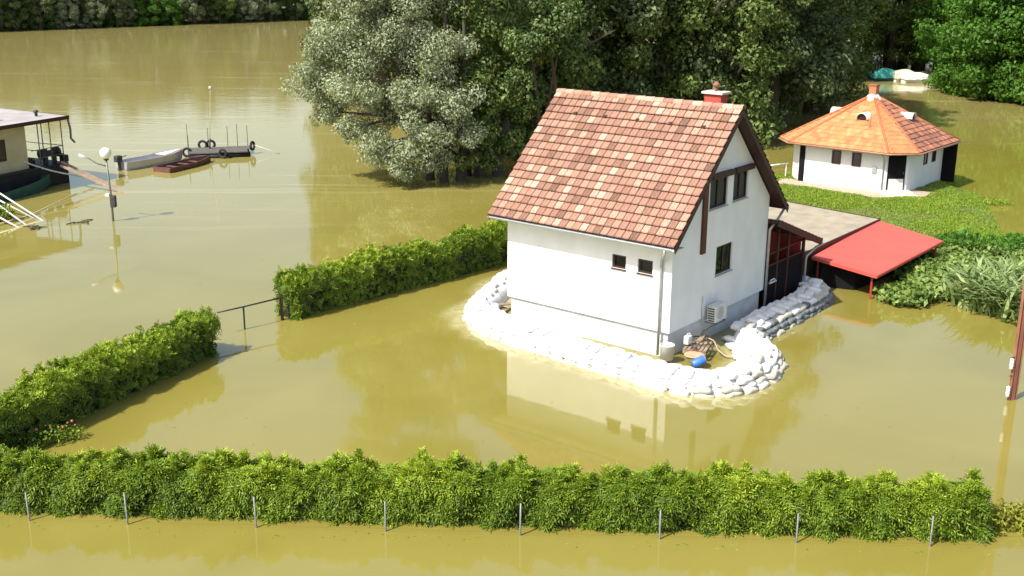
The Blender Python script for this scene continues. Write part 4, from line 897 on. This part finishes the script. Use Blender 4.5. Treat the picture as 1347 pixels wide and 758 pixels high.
for i, (x, y, k, s) in enumerate([(1172, 90, 'oak1', .95), (1212, 92, 'oak2', .9)]):
    g = G(x, y); plant_tree(k, g.x, g.y, s, ['mid green tree just behind the teal covered boat', 'mid green tree just behind the white covered boats'][i], None, 'flooded_tree')
for i, (x, y, k, s, lb) in enumerate([(1268, 120, 'lim1', .85, 'bright green spreading tree right beside the covered boats'), (1300, 128, 'lim2', 1., 'bright green low tree nearest the hut on the right bank'), (1345, 134, 'lim1', .95, 'bright green broad tree at the right edge of the photo'), (1290, 100, 'lim1', 1.25, 'bright green tall tree behind the low ones on the right bank'), (1365, 105, 'lim2', 1.5, 'bright green tall tree partly cut by the right edge'), (1395, 140, 'lim2', 1.1, 'bright green tree just beyond the right edge')]):
    g = G(x, y); plant_tree(k, g.x, g.y, s, lb, None, 'bank_tree')
# far river bank
for i in range(14):
    x = -20+i*34; y = 42-15*x/400; g = G(x, y); k = ['pop2', 'oak2', 'pop1', 'gry1', 'gry1', 'pop2', 'lim2', 'lim2', 'pop2', 'oak1', 'gry1', 'pop1', 'pop2', 'oak2'][i]
    plant_tree(k, g.x, g.y+2, .56, f'{KN[k]} tree, {ORD[i]} from the left at the edge of the far river bank', 'trees at the water edge of the far river bank', 'bank_tree')
for i in range(15):
    x = -35+i*34; y = 42-15*x/400; g = G(x, y); k = ['pop1', 'pop2', 'oak1'][i % 3]
    plant_tree(k, g.x+R.uniform(-1, 1), g.y+10, .6, f'{KN[k]} tree, {ORD[i]} from the left in the row behind the far river bank', 'trees behind the first row of the far river bank', 'bank_tree')
for i in range(22):
    x = -30+i*21.5; y = 41-15*x/400; g = G(x, y)
    plant_tree(['lim2', 'oak2', 'pop2', 'gry1'][(i*7) % 4], g.x, g.y+.5, R.uniform(.3, .42), f'low {KN[["lim2", "oak2", "pop2", "gry1"][(i*7) % 4]].replace(" low", "")} shrub, {ORD[i]} from the left on the far river bank', 'low shrubs along the far river bank', 'bank_shrub')
for i in range(17):
    x = -35+i*29; y = 42-15*x/400; g = G(x, y)
    plant_tree('pop1' if i % 2 else 'pop2', g.x+R.uniform(-1, 1), g.y+17, .7, f'dark tall tree, {ORD[i]} from the left in the rearmost row behind the far river bank', 'rearmost trees behind the far river bank', 'bank_tree')
for i in range(12):
    x = -88-i*6.5; y = shore_y(x)+5
    plant_tree(['pop2', 'oak2', 'pop1'][i % 3], x, y, .8, f'dark tree, {ORD[i]} beyond the left edge of the photo on the far river bank', 'trees of the far river bank beyond the left edge', 'bank_tree')
# the big silvery willow
def lobes_tree(name, label, base, lobes, mt, dens, lw, seed, sub, trunkf, cat='tree'):
    rg = np.random.default_rng(seed); rr = random.Random(seed); root = empty(name, base, 0, label, cat); cl = []; dk = []
    for (x, y, z, r) in lobes:
        for i in range(sub):
            d = Vector((rr.gauss(0, 1), rr.gauss(0, 1), rr.gauss(0, 1))).normalized(); q = r*.75*rr.random()**.4; k = r*rr.uniform(.26, .46)
            cl.append(((x-base[0]+d.x*q, y-base[1]+d.y*q, z+d.z*q*.85), (k, k, k*.8)))
    P, O, T = clump_cloud(cl, dens, rg, .4); k_ = P[:, 2] > .02; P, O, T = P[k_], O[k_], T[k_]; n = len(P)
    me = leafmesh('crown', P, O*.75+rg.normal(0, .5, (n, 3))+[0, 0, .3], rg.uniform(lw[0]*.6, lw[0]*1.3, n), rg.uniform(lw[1]*.6, lw[1]*1.3, n), .5+T+rg.normal(0, .2, n), mt, seed, .2)
    mobj('crown', me, root); m = MB(); trunkf(m, rr, base, lobes); m.build('trunk', BARK, root); return root
def wtrunk(m, rr, base, lobes):
    for k, (x, y) in enumerate(((0, 0), (.9, .3), (-.7, .4))):
        m.tube([(x, y, -1.6), (x*1.2, y, 1.2), (x*1.6+.1, y, 3.2)], [.38, .30, .22], 9)
    for i, (lx, ly, lz_, r) in enumerate(lobes):
        q = [(0, 0), (.9, .3), (-.7, .4)][i % 3]; e = Vector((lx-base[0], ly-base[1], lz_)); s = Vector((q[0]*1.3, q[1], 1.0+.15*i))
        m.tube([s, s.lerp(e, .5)+Vector((0, 0, .5)), e], [.17, .11, .03], 6)
WL = [(-9.6, 61.4, 7.5, 1.9), (-11.0, 61.8, 5.6, 1.6), (-8.3, 61.0, 5.4, 2.0), (-6.4, 61.8, 7.9, 2.1), (-5.2, 60.4, 4.7, 1.9), (-4.6, 60.0, 2.8, 1.7), (-7.1, 60.6, 2.3, 1.4), (-5.8, 60.0, 1.3, 1.1), (-3.9, 61.8, 7.2, 2.2), (-10.0, 62.0, 3.9, 1.3), (-7.4, 62.5, 3.8, 1.8), (-8.2, 61.8, 9.6, 2.1), (-5, 62.5, 10.2, 2.3), (-4.0, 60.6, 1.6, 1.2), (-8.6, 61.3, 3.0, 1.1), (-6.8, 62, 12.4, 2.4), (-4.6, 63, 13.6, 2.4), (-8.6, 63, 11.6, 2.), (-7.6, 62.5, 14.6, 2.4), (-5.4, 62.5, 16.4, 2.6), (-8.4, 63, 17, 2.2), (-3.2, 63, 17.6, 2.4), (-2.6, 62.5, 12, 2.3), (-3.2, 60.9, 4.6, 1.7), (-2.6, 61.4, 2.9, 1.3)]
lobes_tree('willow_tree', 'big silvery green willow leaning over the river left of the white house', (-3.9, 62.2, 0), WL, WILLOW, 58, (.18, .085), 41, 16, wtrunk)
OL = [(-2.2, 63.2, 6.0, 2.0), (-2.0, 63.0, 3.4, 1.6), (-.5, 64, 8.0, 2.2), (-3.6, 64, 9.5, 2.2), (-1.2, 63.5, 4.6, 1.6), (.6, 64.5, 6.4, 1.6), (.2, 65, 4.0, 1.5), (-1.6, 63, 2.0, 1.1), (-.2, 64, 2.0, 1.3), (1.0, 65.5, 2.4, 1.4), (-2.6, 61.6, 1.3, .9), (.4, 66.5, 1.2, 1.1), (-1.3, 62.2, 1.0, .7)]
lobes_tree('flooded_tree', 'dark leafy tree growing close against the right side of the willow', (-1.9, 63.8, 0), OL, OAKM, 34, (.24, .15), 42, 14, wtrunk)
OL = [(.9, 62.6, 7.4, 1.7), (1.7, 63.2, 9.2, 2.1), (.3, 62.4, 5.8, 1.1), (2.6, 64, 7.6, 1.5), (1.2, 65, 4.6, 1.2)]
lobes_tree('flooded_tree', 'pale leafy tree whose sunlit lobe hangs above the left end of the house roof', (1.7, 66.0, 0), OL, tint_mat('pale_green_leaves', [(0, (.03, .055, .012)), (.5, (.10, .16, .045)), (1, (.22, .3, .11))], .55, .2), 38, (.22, .13), 43, 14, wtrunk)

# ------------------------------------------------------------------ lamp, pole, floating things
g = G(149, 291); t = empty('street_lamp', g, 0, 'thin grey lamp post with a white globe standing in the flooded river bank', 'street lamp')
MB().tube([(0, 0, -1.6), (0, 0, 1.3), (-.06, 0, 2.95)], [.055, .05, .035], 10).build('post', STEEL, t)
MB().lathe([(.001, 2.93), (.1, 2.95), (.21, 3.05), (.26, 3.2), (.24, 3.34), (.14, 3.44), (.001, 3.47)], (-.06, 0, 0), 18).build('globe', GLOBE, t)
MB().lathe([(.05, 2.86), (.12, 2.9), (.12, 2.97), (.001, 2.97)], (-.06, 0, 0), 12).build('collar', DSTEEL, t)
m = MB(); m.tube([(-.05, 0, 2.6), (-.5, 0, 2.72), (-.85, 0, 2.95), (-1.05, 0, 3.05)], .03, 7); m.build('arm', STEEL, t)
MB().tube([(-.95, 0, 2.98), (-1.3, 0, 3.12)], [.04, .065], 9).build('floodlight', WPAINT, t)
MB().box((-.02, -.16, .68), (.22, .10, 1.22)).build('switch_box', DSTEEL, t, bevel=.02)
MB().box((-.24, -.1, 1.2), (-.06, .05, 1.3)).build('small_sign', WPAINT, t)
g = G(1331, 526); t = empty('rusty_pole', g, .3, 'thick rust-brown steel pole rising out of the water at the right edge', 'pole')
m = MB(); m.box((-.12, -.05, -1.6), (-.10, .05, 6.5)); m.box((.10, -.05, -1.6), (.12, .05, 6.5)); m.box((-.098, -.012, -1.6), (.098, .012, 6.5)); m.box((-.05, -.045, -1.6), (.05, -.0135, 6.5)); m.build('shaft', RUST, t)
for z in (.12, .95): 
    m = MB(); m.lathe([(.02, 0), (.06, .02), (.045, .08), (.065, .12), (.045, .17), (.065, .21), (.045, .26), (.06, .3), (.001, .33)], (-.19, -.02, z), 12); m.build('insulator', WPAINT, t)
m = MB()
for z in (.25, .75, 1.3): m.tube([(-.13, -.02, z), (-.22, -.02, z)], .018, 6)
m.build('bracket', DSTEEL, t)

def hull_mesh(m, L, B, H, bowf=.35, th=.05, transom=.85, rocker=.15, floor=.12, side_in=.8):
    """open boat, stern at x=0, bow at x=L"""
    K = 14; out = []
    for i in range(K+1):
        t = i/K; wd = B/2*(transom+(1-transom)*min(1, t*3))*(1-max(0, (t-(1-bowf))/bowf)**2.2*.97); zz = H*(1+rocker*max(0, t-.5)*2); zb = H*rocker*1.4*max(0, (t-.6)/.4)**2
        out.append([(t*L, -wd, zz), (t*L, -wd*side_in, zb), (t*L, wd*side_in, zb), (t*L, wd, zz), (t*L, wd-min(th, wd*.5), zz), (t*L, (wd*side_in-min(th, wd*.5))*.97, zb+floor), (t*L, -(wd*side_in-min(th, wd*.5))*.97, zb+floor), (t*L, -wd+min(th, wd*.5), zz)])
    vs = [v for r_ in out for v in r_]; fs = [(i*8+j, i*8+8+j, i*8+8+(j+1) % 8, i*8+(j+1) % 8) for i in range(K) for j in range(8)]
    fs += [(0, 1, 2, 3, 4, 5, 6, 7)[::-1][::-1], tuple(range(K*8+7, K*8-1, -1))]
    m.add(vs, fs); m.add([(0.03, -B/2*transom+.02, H), (.03, -B/2*transom*side_in+.02, .02), (.03, B/2*transom*side_in-.02, .02), (.03, B/2*transom-.02, H), (0.0, -B/2*transom+.02, H), (.0, -B/2*transom*side_in+.02, .02), (.0, B/2*transom*side_in-.02, .02), (.0, B/2*transom-.02, H)], [(0, 1, 2, 3), (7, 6, 5, 4), (0, 3, 7, 4)])
def boat(name, label, a, b, B, H, mt, z=-.12, **k):
    d = b-a; L = d.length; t = empty(name, (a.x, a.y, z), atan2(d.y, d.x), label, 'boat'); m = MB(); hull_mesh(m, L, B, H, **k); m.build('hull', mt, t, bevel=.008); return t, L
t, L = boat('motorboat', 'silver aluminium motorboat with a dark outboard moored behind the lamp post', G(160, 224), G(240, 209.5), 1.25, .62, ALU, rocker=.25, floor=.2)
for x in (1.2, 2.4): m = MB(); m.box((x, -.48, .30), (x+.3, .48, .34)); m.build('thwart', WPAINT, t)
m = MB(); m.add([(L*.62, -.42, .66), (L*.62, .42, .66), (L*.985, .0, .775)], [(0, 2, 1)]); m.add([(L*.62, -.42, .64), (L*.62, .42, .64), (L*.985, .0, .755)], [(0, 1, 2)]); m.build('foredeck', WPAINT, t)
m = MB(); m.box((-.38, -.17, .62), (.02, .17, 1.0)); ob_ = m.build('outboard_motor', DSTEEL, t, bevel=.06); MB().box((-.2, -.05, -.3), (-.05, .05, .62)).build('leg', DSTEEL, ob_); MB().tube([(0, 0, .85), (.5, .1, .9)], .025, 6).build('tiller', DSTEEL, ob_)
t, L = boat('wooden_punt', 'brown wooden punt with a square stern between the motorboat and the raft', G(213, 227), G(277, 212), 1.3, .42, BOATB, transom=1., bowf=.6, rocker=.2, side_in=.88)
for x in (.9, 1.9, 2.8): m = MB(); m.box((x, -.5, .28), (x+.22, .5, .32)); m.build('thwart', BOATB, t)
m = MB(); m.box((.04, -.5, .24), (.7, .5, .27)); m.build('stern_deck', mat('faded_red_wood', (.26, .13, .10), .7, .25, 4), t)
# raft
a, b = G(248, 210), G(332, 206.5); d = b-a; L = d.length; t = empty('mooring_raft', (a.x, a.y, 0), atan2(d.y, d.x), 'low plank raft with upright rods and tyre fenders in the river', 'raft')
m = MB()
for i in range(9): m.box((0+.0, .02+i*.25, .30), (L-(.0 if i > 3 else .25), .24+i*.25, .36))
m.build('deck', DECK, t)
m = MB()
for y in (.2, 1.1, 2.0): m.tube([(.05, y, .1), (L-.1, y, .1)], .19, 10)
m.build('float', HULL, t)
for (x, y, h) in ((.05, 2.2, 1.5), (.05, .1, 1.1), (1.3, 2.25, 1.2), (2.5, 2.25, 1.3), (3.1, 2.2, 1.4), (L-.1, 2.2, 1.3)): MB().tube([(x, y, -.5), (x, y, .36+h)], .022, 6).build('rod', DSTEEL, t)
for (x, y, ax) in ((.95, 2.32, (.3, 1, 0)), (1.45, 2.36, (0, 1, 0)), (L+.12, 1.2, (1, -.6, 0)), (-.05, .9, (.2, 1, 0)), (2.05, -.12, (.8, 1, 0))): 
    m = MB(); m.torus((x, y, .5 if y > 1 else .3), ax, .24, .08); m.build('tyre', RUBBER, t)
MB().tube([(1.35, 1.6, .3), (1.4, 1.6, 1.0)], .05, 7).build('mast_foot', DSTEEL, t)
MB().tube([(1.4, 1.6, 1.0), (1.62, 1.6, 4.1)], [.018, .008], 6).build('mast', mat('pale_pole', (.62, .6, .45), .6, .1, 5), t)
MB().lathe([(.001, 4.05), (.08, 4.1), (.08, 4.2), (.001, 4.25)], (1.62, 1.6, 0), 8).build('mast_top', WPAINT, t)
m = MB(); m.tube([(L+.1, 1.2, .6), (L+1.2, .9, .2), (L+1.9, .8, -.05)], .02, 5); tag(m.build('mooring_line', ROPE, None), 'thin mooring line running from the raft tyre down into the river', 'rope')
o = bpy.data.objects['mooring_line']; o.location = t.location; o.rotation_euler = t.rotation_euler

# houseboat
h1 = G(92, 240); h2 = G(12, 258); dd = (h2-h1).normalized(); ang = atan2(dd.y, dd.x)
hb = empty('houseboat', (h1.x, h1.y, 0), ang, 'houseboat with cream cabin and grey roof on a black hull at the left edge', 'houseboat')
m = MB(); m.prism([(0, 0), (14, 0), (14, -4.6), (0, -4.6), (-.25, -2.3)], -.6, 1.12); m.box((-.02, -.06, 1.0), (14, .05, 1.14)); m.build('hull', HULL, hb, bevel=.03)
cb = MB(); cb.box((2.35, -4.3, 1.121), (13.8, -.35, 3.35)); cb = cb.build('cabin', CABIN, hb)
m = MB(); m.box((3.75, -.375, 1.75), (4.95, -.30, 2.85)); wn = m.build('window', DARKWOOD, hb); m = MB(); m.box((3.87, -.352, 1.87), (4.83, -.29, 2.73)); m.build('pane', MATS['dark_glass'], wn)
m = MB(); m.box((6.2, -.375, 1.75), (7.4, -.30, 2.85)); wn = m.build('window', DARKWOOD, hb); m = MB(); m.box((6.32, -.352, 1.87), (7.28, -.29, 2.73)); m.build('pane', MATS['dark_glass'], wn)
m = MB(); vs = [(-.25, .1, 3.62), (14, .1, 3.62), (14, -4.9, 3.72), (-.25, -4.9, 3.72)]; quad_ = [Vector(v) for v in vs]; m.add([*quad_, *[v-Vector((0, 0, .06)) for v in quad_]], [(0, 3, 2, 1), (4, 5, 6, 7), (0, 1, 5, 4), (1, 2, 6, 5), (2, 3, 7, 6), (3, 0, 4, 7)]); rf = m.build('roof', ROOFG, hb)
m = MB(); m.bar((-.28, .13, 3.54), (14, .13, 3.54), .04, .2); m.bar((-.28, .11, 3.54), (-.28, -4.9, 3.60), .04, .2); m.build('fascia', DARKWOOD, hb)
for (x, y) in ((.8, -1.1), (3.0, -1.6), (5.4, -2.0)): m = MB(); m.lathe([(.08, 3.66), (.08, 3.84), (.14, 3.86), (.12, 3.96), (.001, 4.0)], (x, y, 0), 10); m.build('roof_vent', DSTEEL, rf)
for x in (.15, .95, 1.75): MB().tube([(x, -.1, 1.1), (x, -.1, 3.5)], .03, 6).build('post', STEEL, hb)
for y in (-1.6, -3.1, -4.4): MB().tube([(.1, y, 1.1), (.1, y, 3.5)], .03, 6).build('post', STEEL, hb)
m = MB()
for z in (1.6, 2.05): m.tube([(2.3, -.1, z), (.12, -.1, z), (.1, -4.4, z)], .022, 6)
m.build('railing', STEEL, hb)
m = MB(); m.tube([(-.2, .1, 3.5), (-.3, .12, 2.9), (-.28, .12, 2.4), (-.45, .2, 2.15)], .06, 7); m.build('drainpipe', STEEL, hb)
m = MB(); m.box((.35, -.6, 1.12), (.55, -.4, 1.95)); m.box((.95, -.6, 1.12), (1.15, -.4, 1.95)); m.tube([(.2, -.5, 1.7), (1.3, -.5, 1.7)], .16, 10); m.tube([(.15, -.5, 1.7), (.25, -.5, 1.7)], .28, 10); m.tube([(1.25, -.5, 1.7), (1.35, -.5, 1.7)], .28, 10); m.build('winch', DSTEEL, hb)
m = MB(); m.box((-.2, -.5, 1.12), (.1, -.1, 1.5)); m.build('bollard', HULL, hb, bevel=.03); m = MB(); m.box((1.8, -.9, 1.12), (2.3, -.45, 1.6)); m.build('deck_locker', HULL, hb, bevel=.03)
a, b = G(60, 245), G(-80, 282)
t, L = boat('rowing_boat', 'dark green rowing boat moored under the side of the houseboat', b+Vector((.2, -.3, 0)), a+Vector((.4, -.3, 0)), 1.3, .6, BOATG, rocker=.4)
for x in (L*.4, L*.6): MB().box((x, -.55, .3), (x+.25, .55, .34)).build('thwart', BOATG, t)
for i, (p, q_) in enumerate([((81, 213, 1.25), (158, 247)), ((80, 218, 1.2), (168, 254))]):
    a = G(*p); b = G(*q_); m = MB(); m.bar(a, b-Vector((0, 0, .1)), .13, .10); tag(m.build('mooring_spar', mat('bare_timber', (.34, .25, .18), .8, .2, 4)), ['upper brown timber spar from the houseboat deck to the water', 'lower longer brown timber spar from the houseboat deck to the water'][i], 'spar', 'spars bracing the houseboat')
m = MB(); p0 = G(-60, 163, 3.75); p1 = G(122, 234, .3); pts = [p0.lerp(p1, i/16)-Vector((0, 0, .6*sin(pi*i/16))) for i in range(17)]; m.tube(pts, .045, 7); tag(m.build('white_rope', ROPE), 'thick white rope sagging past the houseboat to the lamp post', 'rope')
for i, (p, q_, z) in enumerate([((-40, 229), (61, 291), 1.6), ((-50, 238), (49, 287), 1.5), ((-30, 250), (38, 296), 1.3), ((-45, 262), (30, 300), 1.0)]):
    m = MB(); m.tube([G(p[0], p[1], z), G(*q_)-Vector((0, 0, .1))], .04, 7)
    tag(m.build('mooring_rail', WPAINT), ['highest', 'second highest', 'third highest', 'lowest'][i]+' of the white poles slanting into the water at the left edge', 'pole', 'white poles at the left edge')
m = MB(); m.tube([G(-20, 300, .1), G(40, 283, .05), G(100, 255, .35)], .03, 6); tag(m.build('yellow_rope', mat('yellowish_rope', (.6, .5, .3), .8, .1, 5)), 'thin yellowish rope low over the water below the houseboat', 'rope')
rr = random.Random(6)
for i, (q_, lb) in enumerate([((44, 300), 'tangle of floating driftwood below the white poles'), ((103, 293), 'small dark floating branch left of the lamp foot')]):
    g = G(*q_); m = MB()
    for k in range(9 if i == 0 else 5): a = rr.random()*6.28; l = rr.uniform(.3, .9); x = rr.uniform(-.4, .4); y = rr.uniform(-.3, .3); m.tube([(x-cos(a)*l/2, y-sin(a)*l/2, .02), (x, y, .06), (x+cos(a)*l/2, y+sin(a)*l/2, .01)], [.03, .03, .012], 5)
    tag(m.build('driftwood', BARK, loc=g), lb, 'driftwood')

rr = random.Random(15); m = MB()
for i in range(420):
    x = rr.uniform(-14, 13); y = rr.uniform(26, 46) if rr.random() < .5 else rr.choice([22.0-x*.047-.25+rr.gauss(0, .12), 33.4+(x+9.1)*2.26]); 
    if abs(x) > 13.5 or y > 50 or y < 20: continue
    a = rr.random()*6.28; l = rr.uniform(.02, .05); m.add([(x+cos(a)*l, y+sin(a)*l, .008), (x-sin(a)*l*.5, y+cos(a)*l*.5, .010), (x-cos(a)*l, y-sin(a)*l, .008), (x+sin(a)*l*.5, y-cos(a)*l*.5, .010)], [(0, 1, 2, 3)], False, rr.random()*.9+.001)
tag(m.build('floating_leaves', GRASS), 'scattered small leaves and husks floating on the flood water in the garden', 'leaves', kind='stuff')
# covered boats far right
for i, (px, py, mt, lb, hh, ang, bb_) in enumerate([(1163, 106, TEAL, 'small boat under a rounded teal tarpaulin', .85, .25, 2.3), (1189, 106, CREAM, 'small boat under a cream tarpaulin beside the teal one', .75, .4, 2.1), (1206, 108, GREYTARP, 'small boat under an off-white tarpaulin, farthest right of the covered boats', .6, .1, 2.1)]):
    g = G(px, py); t = empty('covered_boat', (g.x, g.y, -.1), ang, lb, 'boat', 'covered boats moored before the wood'); m = MB(); hull_mesh(m, 3.6, 1.5, .5, floor=.1); o = m.build('hull', WPAINT if i else BOATG, t); o.location.x = -1.5
    m = MB(); K = 12; J = 9; vs = []; rr = random.Random(i)
    for a_ in range(K+1):
        u = a_/K; wd = .84*(1-max(0, (u-.6)/.4)**2*.75)*(1 if u > .05 else .9); top = hh*(.75+.35*sin(pi*min(1, u*1.1)))*(1-.45*max(0, u-.6)/.4)
        for b_ in range(J): v = pi*b_/(J-1); vs.append((-1.6+u*3.5, cos(v)*wd, .42+max(0, sin(v))**.7*top+rr.uniform(-.03, .03)))
    m.add(vs, [(a_*J+b_, a_*J+J+b_, a_*J+J+b_+1, a_*J+b_+1) for a_ in range(K) for b_ in range(J-1)]+[tuple(range(J)), tuple(range(K*J+J-1, K*J-1, -1))], True); m.build('tarpaulin', mt, t)
g = G(1153, 103); m = MB(); m.tube([(0, 0, -.5), (-.1, 0, 1.6)], .05, 6); tag(m.build('mooring_post', mat('blue_grey_paint', (.1, .16, .22), .6, .2, 4), loc=g), 'short blue-grey post at the left end of the covered boats', 'post')
